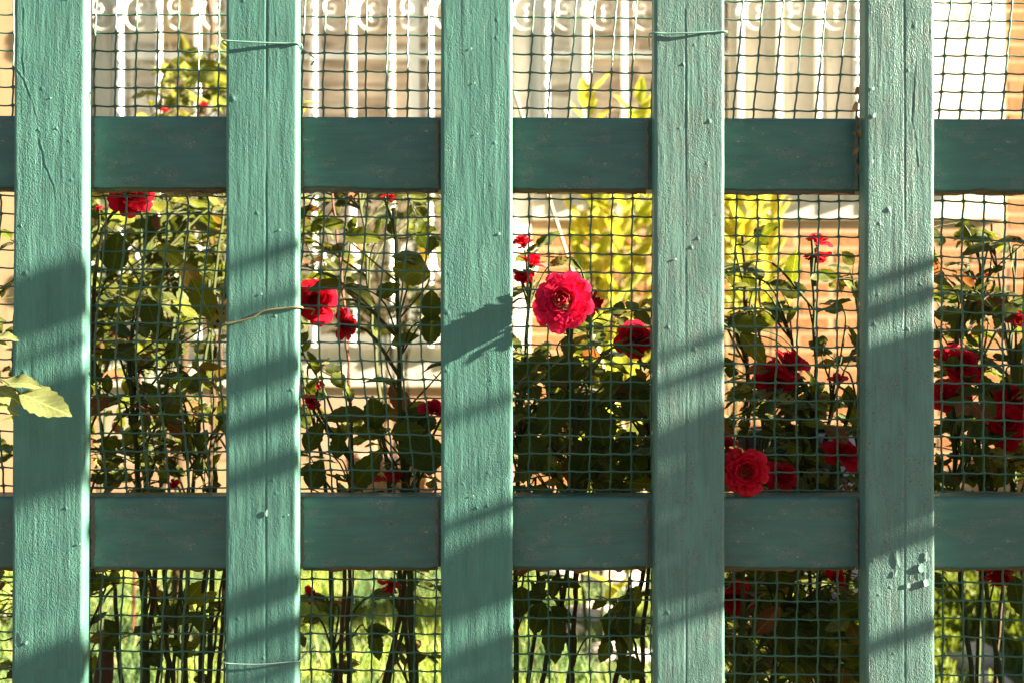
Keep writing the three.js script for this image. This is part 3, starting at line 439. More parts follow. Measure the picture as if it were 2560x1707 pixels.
// a bush grows canes from the bed; sprigs of leaflets and blooms are joined to the nearest cane by twigs
class Bush {
  constructor(label, seed, name = 'rose_bush', category = 'rose bush') { this.g = thing(name, label, category); this.R = rng(seed); this.canes = []; this.twigs = []; this.leaves = 0; this.extra = new Map(); this.leafSet = roseLeaf; }
  cane(pts, r0 = 0.004, m = 0) { const c = curve(pts, 36), R = this.R; for (let i = 4; i < c.length; i++) { c[i].x += (R() - 0.5) * 0.003; c[i].z += (R() - 0.5) * 0.003; } const n = c.length; part('cane', tube(c, c.map((_, i) => r0 * (1 - 0.6 * i / n) * (1 + 0.12 * (i % 6 === 0))), 7), caneM[m], this.g); this.canes.push(...c.slice(3)); }
  near(p) { let best = null, bd = 1e9; for (const c of this.canes) { const d = (c.x - p.x) ** 2 + (c.z - p.z) ** 2 + (c.y - (p.y - 0.05)) ** 2 * 0.8; if (d < bd) { bd = d; best = c; } } return best; }
  twig(p, r = 0.0011, sag = 0.015) { const b = this.near(p); if (!b) return V(0, 1, 0); const far0 = b.distanceTo(p), m = b.clone().lerp(p, 0.55).add(V((this.R() - 0.5) * (0.012 + 0.3 * far0), sag + 0.1 * far0, (this.R() - 0.5) * (0.012 + 0.3 * far0))), c = curve([b, m, p], 8); this.twigs.push(tube(c, c.map((_, i) => r * (1.5 - 0.7 * i / 8)), 5)); const far = b.distanceTo(p); if (this.clothed && far > 0.05) for (let k = 0, n = Math.min(4, Math.floor(far / 0.035)); k < n; k++) { const i = 1 + Math.floor(this.R() * 6), d = c[i + 1].clone().sub(c[i]).normalize().add(V((this.R() - 0.5) * 2, this.R() * 0.6 - 0.2, (this.R() - 0.5) * 2)); this.leaf(c[i], d, V((this.R() - 0.5) * 1.4, 0.7, this.R() - 0.3), 0.024 + 0.014 * this.R(), this.clothed); } return p.clone().sub(m).normalize(); }
  leaf(p, tip, nrm, L, mats, set = this.leafSet) { const R = this.R, gm = set[Math.floor(R() * set.length)], mm = mats[Math.floor(R() * mats.length)], o = new THREE.Mesh(gm, mm); place(o, p, tip, nrm, L); if (this.leaves++ < 292) { shade(o); o.name = 'leaf'; this.g.add(o); } else { o.updateMatrix(); (this.extra.has(mm) ? this.extra.get(mm) : this.extra.set(mm, []).get(mm)).push(gm.clone().applyMatrix4(o.matrix)); } return o; }
  sprig(p, L, mats, up = 0.5) { // compound leaf of 3 or 5 leaflets at the end of a twig
    this.clothed = mats; const R = this.R, dir = this.twig(p); this.clothed = null; dir.add(V((R() - 0.5) * 1.2, (R() - 0.35) * 0.7, (R() - 0.5) * 1.2)).normalize();
    const nrm = V((R() - 0.5) * 1.6, up + R() * 0.5, (R() - 0.5) * 1.6 + 0.25).normalize(), side = dir.clone().cross(nrm).normalize(), n = R() < 0.6 ? 2 : 1, len = L * (0.55 + 0.55 * n), q = p.clone().addScaledVector(dir, len).add(V(0, -0.1 * len, 0));
    this.twigs.push(tube(curve([p, p.clone().lerp(q, 0.5).add(V(0, 0.06 * len, 0)), q], 5), 0.0007, 4));
    this.leaf(q, dir.clone().add(V((R() - 0.5) * 0.4, -0.25 * R(), 0)), nrm, L * (0.95 + 0.25 * R()), mats);
    for (let k = 0; k < n; k++) for (const s of [-1, 1]) { const b = p.clone().lerp(q, n === 2 ? 0.4 + 0.45 * k : 0.7); this.leaf(b, dir.clone().multiplyScalar(0.55).addScaledVector(side, s).add(V((R() - 0.5) * 0.5, -0.3 * R(), (R() - 0.5) * 0.5)), nrm.clone().add(V((R() - 0.5) * 0.7, 0, (R() - 0.5) * 0.7)), L * (0.72 + 0.35 * R()), mats); }
  }
  fill(x0, y0, x1, y1, d0, d1, n, mats, Lmm = 27, up = 0.5) { const R = this.R; for (let i = 0; i < n; i++) this.sprig(at(lerp(x0, x1, R()), lerp(y0, y1, R()), lerp(d0, d1, R())), Lmm / 1000 * (0.75 + 0.5 * R()), mats, up); }
  traced(px, py, len, ratioSet, ang, D, m, tilt = V(0, 0.15, 1)) { // a leaf seen singly in the photograph: centre, length in pixels, direction of its tip
    const a = ang * Math.PI / 180, L = len / FPX * D, tip = V(Math.cos(a), Math.sin(a), 0), c = at(px, py, D), b = c.clone().addScaledVector(tip, -L / 2), save = this.leafSet; this.twig(b, 0.0008, 0.004); this.leaf(b, tip.clone().add(V(0, 0, 0.12)), tilt, L, [m], [ratioSet]); this.leafSet = save;
  }
  rose(px, py, rpx, D, axis, mats, n, open = 1, label) { const c = at(px, py, D), R = rpx / FPX * D, b = c.clone().addScaledVector(axis.clone().normalize(), -R * 0.6); this.twig(b, 0.0016, 0.01); return bloom(this.g, c, axis, R, mats, n, Math.round(px * 3 + py), open, label); }
  done() { if (this.twigs.length) { const t = part('twigs', merge(this.twigs), twigM, this.g); t.userData.kind = 'stuff'; } if (this.extra.size) { const t = part('foliage', mergeGeometries([...this.extra.values()].map(merge), true), [...this.extra.keys()], this.g); t.userData.kind = 'stuff'; } }
}
const A = (x, y, z) => V(x, y, z).normalize();
const bigRound = roseLeaf[4], bigWide = roseLeaf[1], slim = roseLeaf[5], mid = roseLeaf[0];
{ // ---- bush in the bay between the first and second pickets
  const b = new Bush('tall leafy rose bush between the leaf spray picket and the string tied picket', 1001);
  const base = at(380, 1900, 1.62); for (const [bx, by, bd, tx, ty, td, r, m] of [[250, 2300, 1.5, 236, 700, 1.4, 0.005, 1], [330, 2300, 1.5, 322, 900, 1.42, 0.0055, 0], [352, 2350, 1.6, 470, 560, 1.62, 0.0042, 0], [300, 2300, 1.55, 420, 620, 1.7, 0.0045, 1], [380, 2300, 1.65, 350, 460, 1.75, 0.004, 0], [430, 2300, 1.5, 540, 840, 1.5, 0.0046, 1], [460, 2300, 1.6, 560, 520, 1.6, 0.004, 0], [410, 2300, 1.7, 240, 930, 1.55, 0.004, 0], [520, 2300, 1.55, 520, 700, 1.62, 0.0048, 0], [500, 2300, 1.7, 640, 650, 1.65, 0.004, 1], [270, 2300, 1.7, 130, 750, 1.55, 0.004, 0], [360, 2300, 1.6, 470, 1180, 1.45, 0.0036, 0], [480, 2300, 1.5, 330, 1250, 1.42, 0.003, 1], [300, 2300, 1.9, 270, 520, 2.0, 0.004, 0], [420, 2300, 2, 400, 500, 2.05, 0.004, 0], [520, 2300, 1.9, 540, 520, 2.0, 0.004, 1], [250, 2300, 1.45, 420, 1350, 1.44, 0.0028, 1], [560, 2300, 1.5, 450, 1300, 1.44, 0.003, 0], [300, 2300, 1.6, 560, 1400, 1.5, 0.003, 1]]) { const p = at(bx, by, bd); p.y = 0.01; const q = at(tx, ty, td); b.cane([p, p.clone().lerp(q, 0.35).add(V((b.R() - 0.5) * 0.05, 0, (b.R() - 0.5) * 0.04)), p.clone().lerp(q, 0.7).add(V((b.R() - 0.5) * 0.04, 0, 0)), q], r, m); }
  b.fill(215, 480, 575, 740, 1.75, 2.2, 46, roseGreen, 43);
  b.fill(215, 690, 575, 920, 1.6, 2.15, 36, roseGreen, 39); b.fill(215, 760, 400, 900, 1.38, 1.5, 5, roseGreen, 29);
  b.fill(215, 840, 575, 1190, 1.37, 1.75, 40, roseGreen, 27);
  b.fill(225, 1120, 570, 1230, 1.4, 1.6, 7, roseGreen, 28);
  b.fill(580, 560, 740, 1150, 1.6, 1.9, 5, roseGreen, 28); b.fill(-10, 620, 200, 1150, 1.42, 1.9, 20, roseGreen, 28);
  b.fill(215, 1410, 570, 1700, 1.42, 1.75, 18, roseGreen, 25); b.fill(-40, 1400, 40, 1700, 1.42, 1.75, 14, roseGreen, 28);
  b.traced(290, 630, 104, bigRound, 80, 1.335, greens[2]); b.traced(505, 745, 110, mid, 115, 1.37, greens[3], V(0.3, 0.2, 1)); b.traced(545, 795, 70, bigWide, 40, 1.4, autumn[2]); b.traced(430, 640, 90, slim, -35, 1.45, greens[3], V(0, 0.5, 1)); b.traced(380, 790, 90, bigWide, -70, 1.38, greens[2], V(0, 0.4, 1)); b.traced(480, 700, 100, slim, -60, 1.42, autumn[0], V(0.4, 0.3, 1));
  b.rose(332, 488, 54, 1.43, A(0.35, 0.35, 0.9), reds, 34, 1); b.rose(432, 1208, 16, 1.45, A(0.3, 0.5, 0.7), reds, 12, 0.5); b.rose(246, 525, 18, 1.5, A(-0.1, 1, 0.2), reds, 10, 0.2);
  b.done();
}
{ // ---- bush between the second and third pickets
  const b = new Bush('open rose bush with large dark leaves right of the picket tied with tan string', 1002);
  for (const [bx, bd, tx, ty, td, r, m] of [[1120, 1.5, 900, 480, 1.62, 0.0042, 0], [1060, 1.45, 985, 520, 1.42, 0.005, 0], [960, 1.6, 690, 700, 1.55, 0.0042, 0], [870, 1.5, 830, 470, 1.6, 0.0035, 2], [900, 1.6, 1020, 1100, 1.45, 0.0045, 1], [850, 1.55, 1050, 1150, 1.45, 0.004, 0], [780, 1.55, 880, 1160, 1.45, 0.004, 1]]) { const p = at(bx, 2300, bd); p.y = 0.01; const q = at(tx, ty, td); b.cane([p, p.clone().lerp(q, 0.35).add(V((b.R() - 0.5) * 0.05, 0, (b.R() - 0.5) * 0.04)), p.clone().lerp(q, 0.72).add(V((b.R() - 0.5) * 0.06, 0, (b.R() - 0.5) * 0.04)), q], r, m); }
  b.fill(755, 500, 850, 760, 1.6, 1.95, 12, roseGreen, 31); b.fill(970, 490, 1110, 600, 1.55, 1.85, 6, roseGreen, 30);
  b.fill(755, 850, 830, 1010, 1.42, 1.6, 5, roseGreen, 20); b.fill(755, 1110, 1000, 1230, 1.4, 1.6, 5, roseGreen, 26); b.fill(1030, 1060, 1110, 1230, 1.38, 1.5, 7, roseGreen, 30); b.fill(1110, 900, 1290, 1230, 1.4, 1.7, 3, roseGreen, 27);
  b.fill(760, 1440, 1110, 1690, 1.45, 1.75, 10, roseGreen, 25);
  b.traced(905, 592, 96, slim, 0, 1.45, greens[3], V(0, 0.45, 1)); b.traced(830, 560, 70, slim, 175, 1.5, greens[3]); b.traced(1020, 640, 86, bigWide, 160, 1.4, greens[2], V(0, 0.8, 0.7)); b.traced(1028, 680, 96, bigRound, 170, 1.4, greens[3]); b.traced(1078, 762, 78, bigRound, 88, 1.355, greens[2]); b.traced(1078, 822, 82, bigRound, -95, 1.36, greens[2]); b.traced(1012, 848, 74, mid, 20, 1.4, greens[1], V(0, 0.7, 0.8)); b.traced(812, 715, 96, slim, 185, 1.4, greens[1], V(0, 0.6, 0.8)); b.traced(900, 735, 90, slim, -25, 1.43, greens[4], V(0, 0.6, 0.8)); b.traced(970, 725, 66, mid, 25, 1.4, greens[0]);
  b.traced(860, 1037, 110, slim, 182, 1.4, greens[4], V(0, 0.5, 0.9)); b.traced(935, 1030, 84, bigRound, 95, 1.42, greens[2]); b.traced(925, 1076, 74, bigWide, 186, 1.42, greens[0]); b.traced(1020, 1076, 86, mid, 5, 1.4, greens[1]); b.traced(1040, 1035, 80, slim, 15, 1.43, greens[4]); b.traced(955, 952, 96, slim, 165, 1.44, greens[1], V(0, 1, 0.5)); b.traced(1085, 915, 70, slim, 190, 1.42, greens[2], V(0, 1, 0.4)); b.traced(1055, 1130, 130, bigWide, 165, 1.38, greens[2]); b.traced(915, 1175, 130, slim, 55, 1.4, greens[0]); b.traced(790, 1185, 80, bigRound, 70, 1.4, greens[2]); b.traced(845, 1110, 70, mid, 85, 1.4, greens[2]); b.traced(785, 1090, 84, mid, 60, 1.4, greens[2]); b.traced(940, 1610, 84, slim, -80, 1.42, greens[2]); b.traced(945, 1575, 60, mid, 0, 1.42, greens[2]);
  b.rose(786, 750, 60, 1.44, A(0.1, 0.2, 1), reds, 40, 1); b.rose(866, 812, 44, 1.43, A(0.85, 0.1, 0.35), reds, 26, 0.8); b.rose(800, 962, 16, 1.45, A(0.6, 0.6, 0.5), reds, 12, 0.6); b.rose(778, 1002, 24, 1.45, A(0.2, 0.4, 0.8), reds, 14, 0.8); b.rose(1084, 1020, 38, 1.42, A(0.3, 0.75, 0.3), reds, 24, 0.8); b.rose(977, 1192, 42, 1.41, A(0.1, 0.8, -0.2), reds, 26, 0.9); b.rose(973, 502, 26, 1.5, A(0, 1, 0.1), reds, 14, 0.15); b.rose(775, 1490, 26, 1.55, A(0.7, 0.2, 0.4), reds, 14, 0.6); b.rose(978, 1465, 34, 1.46, A(0, -0.7, 0.3), reds, 18, 0.7);
  b.done();
}
{ // ---- dense dark bush between the third and fourth pickets with the big pink-red rose
  const b = new Bush('dense dark rose bush carrying the largest wide open pink red bloom', 1003);
  for (const [bx, bd, tx, ty, td, r, m] of [[1300, 1.55, 1420, 790, 1.36, 0.004, 0], [1350, 1.5, 1330, 680, 1.42, 0.0042, 0], [1500, 1.55, 1600, 850, 1.45, 0.0045, 1], [1420, 1.6, 1480, 780, 1.45, 0.0036, 0], [1280, 1.6, 1210, 800, 1.5, 0.004, 0], [1240, 1.5, 1440, 1430, 1.42, 0.005, 1], [1560, 1.6, 1700, 900, 1.5, 0.004, 0], [1450, 1.7, 1380, 950, 1.6, 0.0036, 1], [1620, 1.5, 1560, 1500, 1.42, 0.003, 1], [1330, 1.6, 1290, 1000, 1.42, 0.0036, 1]]) { const p = at(bx, 2300, bd); p.y = 0.01; const q = at(tx, ty, td); b.cane([p, p.clone().lerp(q, 0.35).add(V((b.R() - 0.5) * 0.05, 0, (b.R() - 0.5) * 0.04)), p.clone().lerp(q, 0.72).add(V((b.R() - 0.5) * 0.06, 0, (b.R() - 0.5) * 0.04)), q], r, m); }
  b.fill(1285, 850, 1640, 1000, 1.36, 1.6, 18, roseGreen, 30); b.fill(1280, 960, 1640, 1230, 1.36, 1.7, 52, roseGreen, 32); b.fill(1290, 640, 1370, 840, 1.42, 1.55, 4, roseGreen, 20); b.fill(1500, 800, 1640, 900, 1.4, 1.6, 3, roseGreen, 26); b.fill(1640, 800, 1800, 1230, 1.4, 1.7, 6, roseGreen, 27);
  b.fill(1290, 1440, 1400, 1600, 1.4, 1.5, 4, roseGreen, 24); b.fill(1540, 1430, 1640, 1520, 1.4, 1.5, 3, roseGreen, 24);
  b.traced(1384, 1594, 130, slim, -86, 1.4, greens[2]); b.traced(1405, 1536, 66, slim, -38, 1.41, greens[2]); b.traced(1345, 1545, 84, bigWide, -105, 1.4, greens[2]); b.traced(1550, 1545, 124, mid, 62, 1.4, greens[2]); b.traced(1512, 1627, 62, mid, -112, 1.4, greens[0]); b.traced(1578, 1670, 80, bigRound, -28, 1.39, greens[2]); b.traced(1308, 1500, 70, bigWide, -80, 1.4, greens[2]); b.traced(1340, 1490, 60, mid, 10, 1.42, greens[2]); b.traced(1385, 1465, 60, slim, 80, 1.42, greens[2]);
  b.traced(1400, 655, 62, slim, 20, 1.42, autumn[2], V(0, 0.7, 0.7)); b.traced(1528, 945, 58, bigRound, 5, 1.42, greens[3]); b.traced(1545, 782, 80, slim, 4, 1.42, greens[3], V(0, 1, 0.3)); b.traced(1420, 870, 60, mid, -80, 1.36, greens[4]); b.traced(1385, 1030, 110, bigRound, 60, 1.36, greens[2]); b.traced(1500, 1060, 110, bigRound, 100, 1.38, greens[2]); b.traced(1330, 1130, 110, bigWide, 100, 1.36, greens[2]); b.traced(1590, 1000, 110, bigWide, 80, 1.37, greens[2]); b.traced(1460, 1150, 110, bigWide, 70, 1.38, greens[2]); b.traced(1580, 1150, 100, bigRound, 120, 1.38, greens[2]); b.traced(1310, 940, 90, bigRound, 60, 1.38, greens[2]); b.traced(1400, 920, 90, mid, 40, 1.38, greens[2]);
  b.rose(1406, 750, 70, 1.238, A(-0.16, 0.2, 1), pinkReds, 120, 1, 'wide open pink red bloom pushed out through the netting'); b.rose(1482, 762, 46, 1.34, A(0.8, -0.2, 0.3), reds, 24, 0.9);
  b.rose(1308, 606, 34, 1.45, A(-0.2, 0.9, 0.3), reds, 20, 0.55); b.rose(1332, 652, 40, 1.42, A(0.3, 0.8, 0.1), reds, 22, 0.7); b.rose(1310, 690, 34, 1.41, A(-0.3, -0.6, 0.4), reds, 18, 0.8); b.rose(1592, 842, 52, 1.41, A(0.05, 0.45, 0.8), reds, 34, 1);
  b.done();
}
{ // ---- bush between the fourth and fifth pickets
  const b = new Bush('rose bush with dark red blooms and a round bloom resting on the lower rail', 1004);
  for (const [bx, bd, tx, ty, td, r, m] of [[1900, 1.6, 1860, 590, 1.55, 0.005, 1], [1850, 1.5, 2030, 600, 1.45, 0.004, 0], [2080, 1.55, 2150, 790, 1.5, 0.0042, 0], [1950, 1.65, 1980, 850, 1.5, 0.0042, 0], [2040, 1.6, 2100, 900, 1.45, 0.0036, 0], [1820, 1.5, 1850, 1150, 1.32, 0.0042, 0], [2000, 1.7, 1900, 700, 1.6, 0.004, 1], [2120, 1.6, 2100, 1100, 1.45, 0.0036, 1]]) { const p = at(bx, 2300, bd); p.y = 0.01; const q = at(tx, ty, td); b.cane([p, p.clone().lerp(q, 0.35).add(V((b.R() - 0.5) * 0.05, 0, (b.R() - 0.5) * 0.04)), p.clone().lerp(q, 0.72).add(V((b.R() - 0.5) * 0.06, 0, (b.R() - 0.5) * 0.04)), q], r, m); }
  b.fill(1815, 600, 1900, 820, 1.42, 1.7, 12, roseGreen, 28); b.fill(1815, 800, 1960, 1000, 1.4, 1.6, 7, roseGreen, 26); b.fill(2000, 880, 2150, 1020, 1.4, 1.6, 6, roseGreen, 25); b.fill(1900, 960, 2150, 1230, 1.38, 1.65, 40, roseGreen, 30); b.fill(2130, 900, 2330, 1230, 1.42, 1.7, 6, roseGreen, 27); b.fill(2070, 620, 2150, 860, 1.45, 1.6, 3, roseGreen, 22);
  b.fill(1815, 1430, 2150, 1700, 1.38, 1.8, 95, roseGreen, 33); b.fill(1640, 1300, 1815, 1700, 1.4, 1.6, 6, roseGreen, 27);
  b.traced(1985, 725, 66, bigRound, 5, 1.48, greens[3]); b.traced(1955, 715, 60, slim, -15, 1.44, greens[4]); b.traced(1880, 812, 90, mid, 5, 1.42, greens[3], V(0, 0.5, 1)); b.traced(1885, 870, 100, slim, -50, 1.42, greens[3]); b.traced(2120, 645, 44, bigRound, 130, 1.48, greens[3]); b.traced(2055, 850, 30, bigRound, 180, 1.45, greens[0]); b.traced(1985, 1130, 60, mid, 110, 1.4, greens[3]); b.traced(2020, 1130, 30, mid, 70, 1.42, greens[3]); b.traced(2040, 1190, 70, bigWide, 10, 1.42, autumn[2]);
  b.rose(2046, 600, 34, 1.47, A(0.1, 1, 0.35), reds, 22, 0.75); b.rose(2044, 640, 34, 1.46, A(0.1, -0.9, 0.3), reds, 20, 0.6); b.rose(1975, 905, 58, 1.42, A(0.3, 0.6, 0.3), reds, 28, 0.8); b.rose(1935, 960, 58, 1.42, A(-0.3, -0.5, 0.5), reds, 28, 0.9); b.rose(2095, 950, 26, 1.42, A(-0.2, 0.8, 0.3), reds, 14, 0.4); b.rose(1866, 1178, 56, 1.27, A(-0.05, 0.12, 1), reds, 110, 1, 'round scarlet bloom resting on the lower rail in front of the netting'); b.rose(1960, 1190, 52, 1.36, A(0.5, 0.3, 0.6), reds, 28, 0.9); b.rose(2112, 1132, 48, 1.4, A(0.2, 0.5, 0.7), reds, 26, 0.9); b.rose(1835, 1500, 56, 1.42, A(-0.3, -0.5, 0.6), reds, 28, 0.9); b.rose(2092, 1445, 28, 1.45, A(0.2, 0.3, 0.8), reds, 14, 0.8); b.rose(1818, 1110, 30, 1.4, A(0, 0.6, 0.6), reds, 14, 0.8);
  b.done();
}
{ // ---- bush right of the fifth picket
  const b = new Bush('rose bush with slender buds and heavy dark blooms beside the picket with chipped paint', 1005);
  for (const [bx, bd, tx, ty, td, r, m] of [[2450, 1.6, 2450, 620, 1.6, 0.0042, 0], [2500, 1.65, 2480, 560, 1.65, 0.0036, 1], [2560, 1.55, 2540, 620, 1.6, 0.0042, 0], [2400, 1.5, 2390, 850, 1.45, 0.004, 0], [2620, 1.6, 2640, 600, 1.55, 0.0045, 1], [2520, 1.5, 2540, 950, 1.42, 0.004, 0], [2700, 1.6, 2800, 700, 1.6, 0.0045, 0], [2750, 1.7, 3000, 600, 1.65, 0.0045, 0]]) { const p = at(bx, 2300, bd); p.y = 0.01; const q = at(tx, ty, td); b.cane([p, p.clone().lerp(q, 0.35).add(V((b.R() - 0.5) * 0.05, 0, (b.R() - 0.5) * 0.04)), p.clone().lerp(q, 0.72).add(V((b.R() - 0.5) * 0.06, 0, (b.R() - 0.5) * 0.04)), q], r, m); }
  b.fill(2345, 560, 2560, 760, 1.5, 1.85, 12, roseGreen, 20); b.fill(2345, 720, 2570, 900, 1.42, 1.7, 20, roseGreen, 26); b.fill(2345, 900, 2570, 1230, 1.38, 1.65, 48, roseGreen, 30); b.fill(2600, 740, 3100, 1300, 1.4, 1.75, 48, roseGreen, 34);
  b.traced(2440, 625, 84, slim, 190, 1.47, greens[4], V(0, 0.7, 0.7)); b.traced(2530, 600, 70, slim, 170, 1.46, autumn[2], V(0, 0.7, 0.7)); b.traced(2515, 780, 66, bigWide, 175, 1.42, greens[0]); b.traced(2370, 785, 70, mid, 5, 1.42, greens[4]); b.traced(2550, 940, 70, bigRound, -90, 1.38, greens[2]); b.traced(2545, 1490, 100, mid, -80, 1.36, greens[2]); b.traced(2340, 1450, 60, mid, -30, 1.4, greens[2]); b.traced(2480, 1170, 50, slim, 100, 1.4, autumn[0]);
  b.rose(2405, 905, 58, 1.42, A(0.2, 0.35, 0.6), reds, 34, 0.95); b.rose(2440, 930, 46, 1.44, A(0.6, -0.3, 0.4), reds, 22, 0.9); b.rose(2375, 985, 56, 1.4, A(-0.1, 0.6, 0.5), reds, 30, 0.85); b.rose(2540, 1000, 60, 1.42, A(0.2, 0.4, 0.7), reds, 30, 0.9); b.rose(2520, 1060, 60, 1.4, A(-0.3, 0.2, 0.7), reds, 30, 0.9); b.rose(2500, 1440, 58, 1.42, A(0, -0.8, 0.3), reds, 24, 0.9); b.rose(2550, 800, 34, 1.42, A(0, 0.5, 0.4), reds, 18, 0.6); b.rose(2470, 690, 11, 1.52, A(0, 1, 0), reds, 8, 0.05); b.rose(2436, 700, 10, 1.52, A(0.1, 1, 0), reds, 8, 0.05); b.rose(2512, 660, 10, 1.55, A(0, 1, 0), greens, 8, 0.05);
  b.done();
}
{ // ---- leafy rose shoot hanging in front of the first picket
  const b = new Bush('sunlit green rose leaf spray hanging in front of a picket', 1006, 'rose_spray', 'leaf spray');
  b.cane([V(-0.72, 0.01, 0.2), V(-0.7, 0.35, 0.18), V(-0.62, 0.66, 0.09), V(-0.53, 0.72, 0.06)], 0.003, 0);
  const m = [leafMat(0.34, 0.38, 0.15, 0.35, 0.45)];
  for (const [px, py, len, ang, D, g, t] of [[112, 1008, 138, -20, 1.2, mid, V(0.35, 0.6, 1)], [52, 955, 96, 2, 1.2, slim, V(0.3, 1, 0.7)], [18, 985, 80, -20, 1.2, bigWide, V(0.4, 0.6, 0.8)], [10, 1018, 76, -12, 1.195, slim, V(0.3, 0.9, 0.6)], [12, 841, 66, 2, 1.21, slim, V(0.3, 1, 0.4)], [2, 858, 40, -10, 1.21, slim, V(0.3, 1, 0.3)]]) { const a = ang * Math.PI / 180, L = len / FPX * D, tip = V(Math.cos(a), Math.sin(a), 0.1), q = at(px, py, D).addScaledVector(tip, -L / 2); b.twig(q, 0.0009, 0.004); b.leaf(q, tip, t, L, m, [g]); }
  b.done();
}

// ---------------------------------------------------------------- plants nearer the house
function uprightStem(b, p, q, n, Lmm, mats, spread = 1, from = 0.16) { // stem with whorls of upright leaves
  b.cane([p, p.clone().lerp(q, 0.5).add(V((b.R() - 0.5) * 0.05, 0, (b.R() - 0.5) * 0.05)), q], 0.006, 0);
  const R = b.R; for (let i = 0; i < n; i++) { const f = from + (1 - from) * Math.pow(i / (n - 1), 0.85), a = i * 2.4 + R(), c = p.clone().lerp(q, f), out = V(Math.cos(a), 0, Math.sin(a)), tip = out.clone().multiplyScalar((0.9 - 0.45 * f) * spread).add(V(0, 0.75 + 0.3 * f, 0)); b.leaf(c.addScaledVector(out, 0.012), tip, out.clone().multiplyScalar(-0.6).add(V(0, 0.7, 0)), Lmm / 1000 * (0.75 + 0.5 * R()), mats, plainLeaf); }
}
{
  const b = new Bush('tall golden leaved shrub growing against the brick wall below the window', 1010, 'golden_shrub', 'shrub');
  for (const [px, top, D, n] of [[1470, 240, 4.42, 44], [1540, 390, 4.5, 30], [1600, 262, 4.4, 42], [1500, 470, 4.35, 36], [1560, 520, 4.3, 30], [1450, 560, 4.46, 28], [1620, 470, 4.4, 26]]) { const p = at(1520 + (px - 1520) * 0.5, 1500, D); p.y = 0; const q = at(px, top, D); uprightStem(b, p, q, Math.round(n * 1.1), 112, yellows, 1.7); }
  b.done();
  const c = new Bush('low bushy golden shrub under the cream window sill beside the tall golden shrub', 1011, 'golden_shrub', 'shrub');
  for (const [px, top, D, n] of [[1840, 490, 4.45, 50], [1890, 440, 4.5, 46], [1930, 510, 4.4, 40], [1790, 520, 4.5, 44], [1740, 560, 4.45, 36], [1860, 560, 4.3, 30]]) { const p = at(1850 + (px - 1850) * 0.5, 1500, D); p.y = 0; uprightStem(c, p, at(px, top, D), Math.round(n * 0.7), 100, yellows, 1.7, 0.66); }
  c.done();
  const w = new Bush('leafy plant with wide yellow green leaves behind the dense dark rose bush', 1012, 'broadleaf_plant', 'plant');
  for (const [px, top, D] of [[1510, 800, 3.1], [1560, 870, 3.05], [1470, 860, 3.1]]) { const p = at(px, 1500, D); p.y = 0; uprightStem(w, p, at(px, top, D), 22, 90, [yellows[1], yellows[3]], 1.3); }
  w.done();
}
{ // climbing rose in front of the door, with buds
  const b = new Bush('climbing rose with pale backlit leaves and small red buds in front of the glazed door', 1013, 'climbing_rose', 'rose');
  const p = at(430, 1700, 3.2); p.y = 0; b.cane([p, at(470, 700, 3.1), at(500, 300, 3.1), at(530, 60, 3.15), at(470, -150, 3.2)], 0.011, 1); b.cane([p.clone().add(V(0.1, 0, 0)), at(520, 600, 3), at(480, 260, 3), at(505, 150, 3)], 0.005, 0); b.cane([p.clone().add(V(-0.1, 0, 0)), at(360, 700, 2.9), at(400, 300, 2.9)], 0.005, 2);
  b.fill(450, 130, 560, 280, 2.7, 3.2, 18, paleGreen, 48); b.fill(330, 230, 460, 480, 2.6, 3.1, 13, paleGreen, 38); b.fill(560, 100, 760, 500, 2.8, 3.2, 12, paleGreen, 40); b.fill(240, 440, 560, 760, 2.3, 3, 26, [...paleGreen, greens[3]], 40);
  b.rose(506, 268, 22, 2.6, A(0.1, 1, 0.3), reds, 14, 0.35); b.rose(410, 280, 17, 2.6, A(-0.1, 1, 0.3), reds, 12, 0.25);
  b.done();
}
{ // trailing plant at the door step
  const pot = thing('terracotta_pot', 'terracotta pot at the foot of the door step', 'pot'), pm = mat(C(0.45, 0.2, 0.1), 0.85, { map: grainT });
  const px = at(985, 900, 4.62).x, z = CAMZ - 4.62; part('body', new THREE.LatheGeometry([[0, 0], [0.11, 0], [0.16, 0.3], [0.16, 0.3]].map(a => new THREE.Vector2(...a)), 28), pm, pot); part('rim', new THREE.LatheGeometry([[0.15, 0.3], [0.172, 0.3], [0.174, 0.35], [0.15, 0.35], [0.145, 0.31]].map(a => new THREE.Vector2(...a)), 28), pm, pot); part('soil', new THREE.CylinderGeometry(0.146, 0.146, 0.02, 24).translate(0, 0.325, 0), mat(C(0.06, 0.04, 0.03), 1), pot); pot.position.set(px, 0, z);
  const b = new Bush('light green trailing plant spilling over the door step from the terracotta pot', 1014, 'trailing_plant', 'plant'); b.leafSet = [leafGeo(0.95, 0.06, 0.2, 0.2, 0.1, 2), leafGeo(0.85, 0.05, 0.1, 0.3, -0.2, 5)];
  const o = V(px, 0.33, z); for (const [tx, ty] of [[905, 500], [1000, 470], [1085, 520], [930, 640], [1040, 620], [960, 560], [1100, 640]]) b.cane([o.clone().add(V((b.R() - 0.5) * 0.15, 0, (b.R() - 0.5) * 0.1)), at(lerp(985, tx, 0.5), lerp(1000, ty, 0.6), 4.6), at(tx, ty, 4.6)], 0.004, 0);
  b.fill(890, 470, 980, 600, 4.5, 4.66, 12, [greens[0], greens[2], greens[1]], 34); b.fill(1010, 470, 1110, 640, 4.45, 4.66, 18, [greens[1], paleGreen[0], greens[3]], 34); b.fill(880, 660, 1110, 840, 4.4, 4.66, 44, [paleGreen[0], paleGreen[1], greens[3]], 30); b.fill(750, 660, 880, 820, 4.4, 4.66, 16, [paleGreen[0], paleGreen[1], greens[3]], 30);
  b.done();
}
